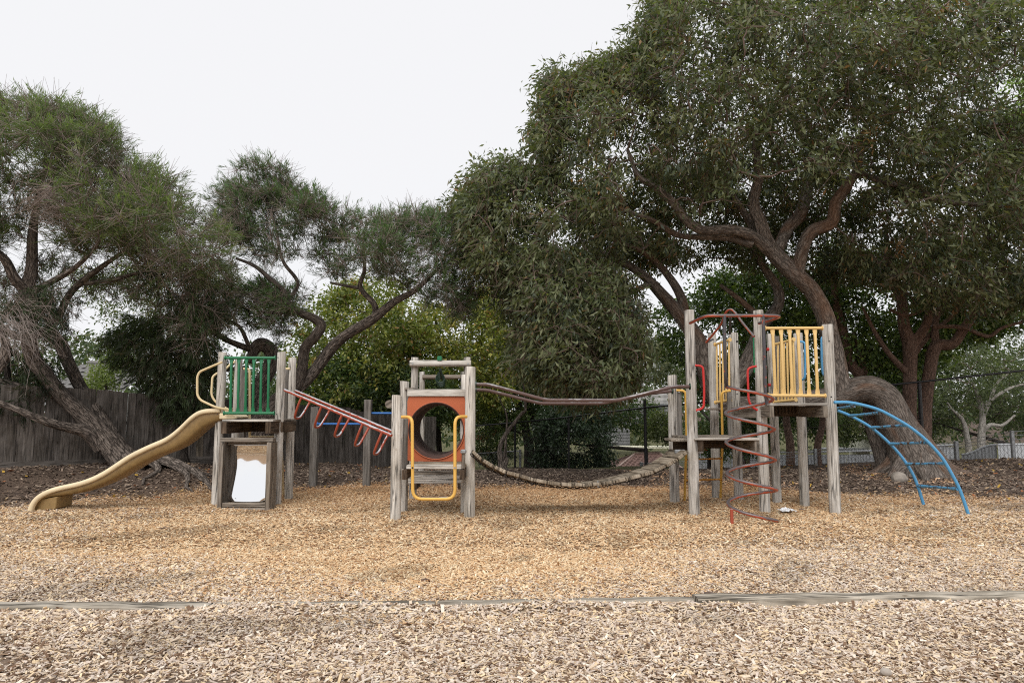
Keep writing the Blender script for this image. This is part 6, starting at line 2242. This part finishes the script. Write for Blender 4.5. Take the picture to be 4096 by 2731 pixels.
# broad bright-leaved tree mass behind the gum
BL = [(0.10, 0.16, 0.045), (0.18, 0.26, 0.065), (0.06, 0.10, 0.036), (0.24, 0.33, 0.085)]
bush("broadleaf_tree", "bright broad leaved tree with reddish trunks just behind the gum's arch", [(1900, 560), (2000, 600), (2150, 560), (2300, 560), (2420, 600), (2420, 760), (2300, 760), (2200, 790), (2150, 860), (2080, 900), (1960, 860), (1900, 800), (1880, 680)],
     620, 19.9, 1.5, BL, (4, 3, 3, 1.4), 62, 0.14, 0.075, 0.46,
     limbs=[[(3655, 1890, 18.0, 34), (3640, 1760, 18, 28), (3636, 1640, 18, 26), (3640, 1500, 18, 26), (3640, 1380, 18, 28), (3615, 1300, 18, 22), (3600, 1180, 18, 18), (3560, 1060, 18, 13), (3540, 900, 18, 8)],
            [(3640, 1385, 18, 20), (3700, 1310, 17.9, 17), (3720, 1230, 17.8, 14), (3710, 1100, 17.8, 9)],
            [(3680, 1890, 18.2, 30), (3695, 1720, 18.1, 26), (3702, 1600, 18.1, 24), (3720, 1480, 18, 24), (3745, 1385, 18, 24), (3810, 1375, 17.9, 20), (3850, 1320, 17.8, 18), (3900, 1245, 17.7, 15), (3960, 1120, 17.6, 9)],
            [(3640, 1500, 18, 13), (3560, 1420, 17.9, 10), (3500, 1330, 17.9, 8), (3450, 1230, 17.9, 5)], [(3900, 1250, 17.7, 9), (3990, 1260, 17.6, 8), (4110, 1200, 17.5, 6)], [(3640, 1440, 18.1, 10), (3720, 1340, 18.2, 9), (3830, 1240, 18.3, 7), (3900, 1120, 18.3, 4)],
            [(3560, 1240, 17.6, 7), (3640, 1260, 17.5, 6), (3760, 1210, 17.4, 5), (3900, 1180, 17.3, 3)],
            [(3745, 1380, 18, 14), (3740, 1300, 18.1, 12), (3760, 1220, 18.2, 8)],
            [(3730, 1305, 17.8, 9), (3850, 1310, 17.6, 8), (3950, 1345, 17.5, 8), (4010, 1310, 17.4, 7), (4120, 1280, 17.3, 5)],
            [(3440, 1500, 19, 20), (3400, 1440, 19, 18), (3365, 1300, 19, 18), (3340, 1180, 19, 13), (3330, 1050, 19, 8)],
            [(3460, 1500, 19.2, 14), (3440, 1420, 19.2, 12), (3410, 1330, 19.2, 9)]], seed=330, bark=BARK_RED, gap=0.45, tip_light=(0.19, 0.28, 0.07), mat=LEAFG, tw=0.8)
bush("broadleaf_tree", "leafy green tree behind the log tower tops and dark gum limbs", [(1490, 740), (1560, 700), (1640, 640), (1760, 620), (1900, 640), (1920, 760), (1900, 860), (1800, 880), (1700, 860), (1620, 870), (1560, 830), (1500, 800)], 480, 20.5, 1.7, BL, (4, 2.6, 3, 1.2), 60, 0.14, 0.07,
     0.46, limbs=[[(2985, 1880, 20.5, 16), (2980, 1700, 20.5, 13), (2960, 1500, 20.5, 10), (2990, 1300, 20.5, 7), (3020, 1150, 20.5, 5)]], seed=340, bark=BARK_RED, gap=0.45, tip_light=(0.16, 0.24, 0.06), mat=LEAFG)
bush("broadleaf_tree", "light green tree at the upper right edge", [(2290, 180), (2352, 150), (2460, 140), (2460, 520), (2330, 520), (2270, 420), (2300, 300)], 230, 20.5, 1.6, [(0.16, 0.24, 0.06), (0.24, 0.33, 0.09), (0.1, 0.16, 0.04)], (4, 3, 2), 60, 0.13, 0.06, 0.45, seed=350,
     tip_light=(0.3, 0.42, 0.12), base=(18.5, 20.5, 0.3))
# far right eucalypts with pale limbs
FE = [(0.14, 0.17, 0.08), (0.10, 0.125, 0.06), (0.20, 0.22, 0.11), (0.07, 0.09, 0.05)]
bush("pale_limbed_gum", "olive gum with bare white limbs behind the white fence, far right", [(2150, 800), (2200, 770), (2260, 770), (2352, 760), (2460, 760), (2460, 1000), (2352, 990), (2260, 960), (2180, 940), (2130, 900)], 430, 28, 2.4, FE, (4, 3, 1.6, 2.4), 60, 0.16, 0.05, 0.5,
     limbs=[[(3925, 1850, 26.5, 17), (3925, 1760, 26.5, 13), (3930, 1660, 26.5, 11), (3915, 1590, 26.4, 9), (3890, 1530, 26.3, 6)], [(3930, 1670, 26.5, 8), (3960, 1600, 26.3, 7), (3990, 1530, 26.2, 5), (4040, 1490, 26.1, 3)],
            [(3928, 1730, 26.5, 9), (3960, 1700, 26.3, 8), (4010, 1700, 26.2, 6), (4060, 1660, 26.1, 4)], [(3940, 1620, 26.4, 7), (3990, 1580, 26.2, 6), (4060, 1545, 26.1, 5), (4140, 1530, 26, 3)],
            [(3882, 1850, 26.6, 14), (3870, 1760, 26.6, 10), (3850, 1680, 26.5, 8), (3810, 1640, 26.4, 5), (3790, 1610, 26.3, 3)]], seed=360, bark=BARK_PALE, gap=0.35)
bush("pale_limbed_gum", "dark olive gum screening the houses right of the arched trunk", [(2040, 840), (2120, 850), (2180, 900), (2200, 1000), (2140, 1010), (2060, 1000), (2020, 930)], 210, 27, 1.6, FE, (3, 4, 1, 3), 60, 0.15, 0.05, 0.5, seed=370, base=(19.5, 27, -.8), bark=BARK_DARK)
bush("shrub", "yellow green bush in front of the pale fence behind the blue ladder top", [(1915, 930), (1990, 900), (2050, 900), (2060, 1015), (1920, 1015)], 130, 25.5, 0.8, [(0.11, 0.14, 0.05), (0.08, 0.1, 0.04), (0.17, 0.18, 0.07)], (3, 3, 1), 55, 0.12, 0.05, 0.4, seed=380, cat="shrub", base=(16.0, 25.5, -.8))
# crooked bare stump behind the bridge's left end
ct = make_tree("bare_sapling", "crooked leafless sapling with two bare stems behind the bridge's left end", (P(2010, 1862, 17.5).x, 17.5, hz(P(2010, 1862, 17.5).x, 17.5)),
               [[(2015, 1885, 17.5, 20), (2003, 1845, 17.5, 12), (2000, 1790, 17.5, 9), (2020, 1740, 17.5, 8), (2058, 1690, 17.5, 7), (2085, 1655, 17.5, 7), (2102, 1640, 17.5, 6), (2100, 1590, 17.5, 5), (2093, 1530, 17.5, 2)],
                [(2018, 1850, 17.5, 8), (2022, 1780, 17.5, 5), (2027, 1700, 17.5, 4), (2024, 1650, 17.5, 3), (2005, 1610, 17.5, 2), (1997, 1570, 17.5, 1.2)],
                [(2015, 1870, 17.5, 9), (2025, 1850, 17.5, 8), (2028, 1828, 17.5, 6)]], BARK_MEL, [])

# distant woodland closing the view low down
FWP = [(-200, 800), (200, 780), (560, 800), (900, 820), (1300, 840), (1700, 830), (2100, 820), (2600, 800), (2600, 1010), (-200, 1010)]
c_ = crown_points(FWP, 1100, 48, 5, (), 60, 400, 0.6)
lvf = leaves(c_, 40, 1.1, 0.42, 0.2, [(0.10, 0.13, 0.07), (0.07, 0.10, 0.05), (0.15, 0.16, 0.08)], (3, 3, 1), (0, 60, 0), 401, droop=0.2)
me = np_mesh("distant_woodland", lvf[0], lvf[1], LEAF, lvf[2])
o = bpy.data.objects.new("distant_woodland", me)
COL.objects.link(o)
tag(o, "distant woodland low behind the fences and houses", "woodland", kind="stuff")
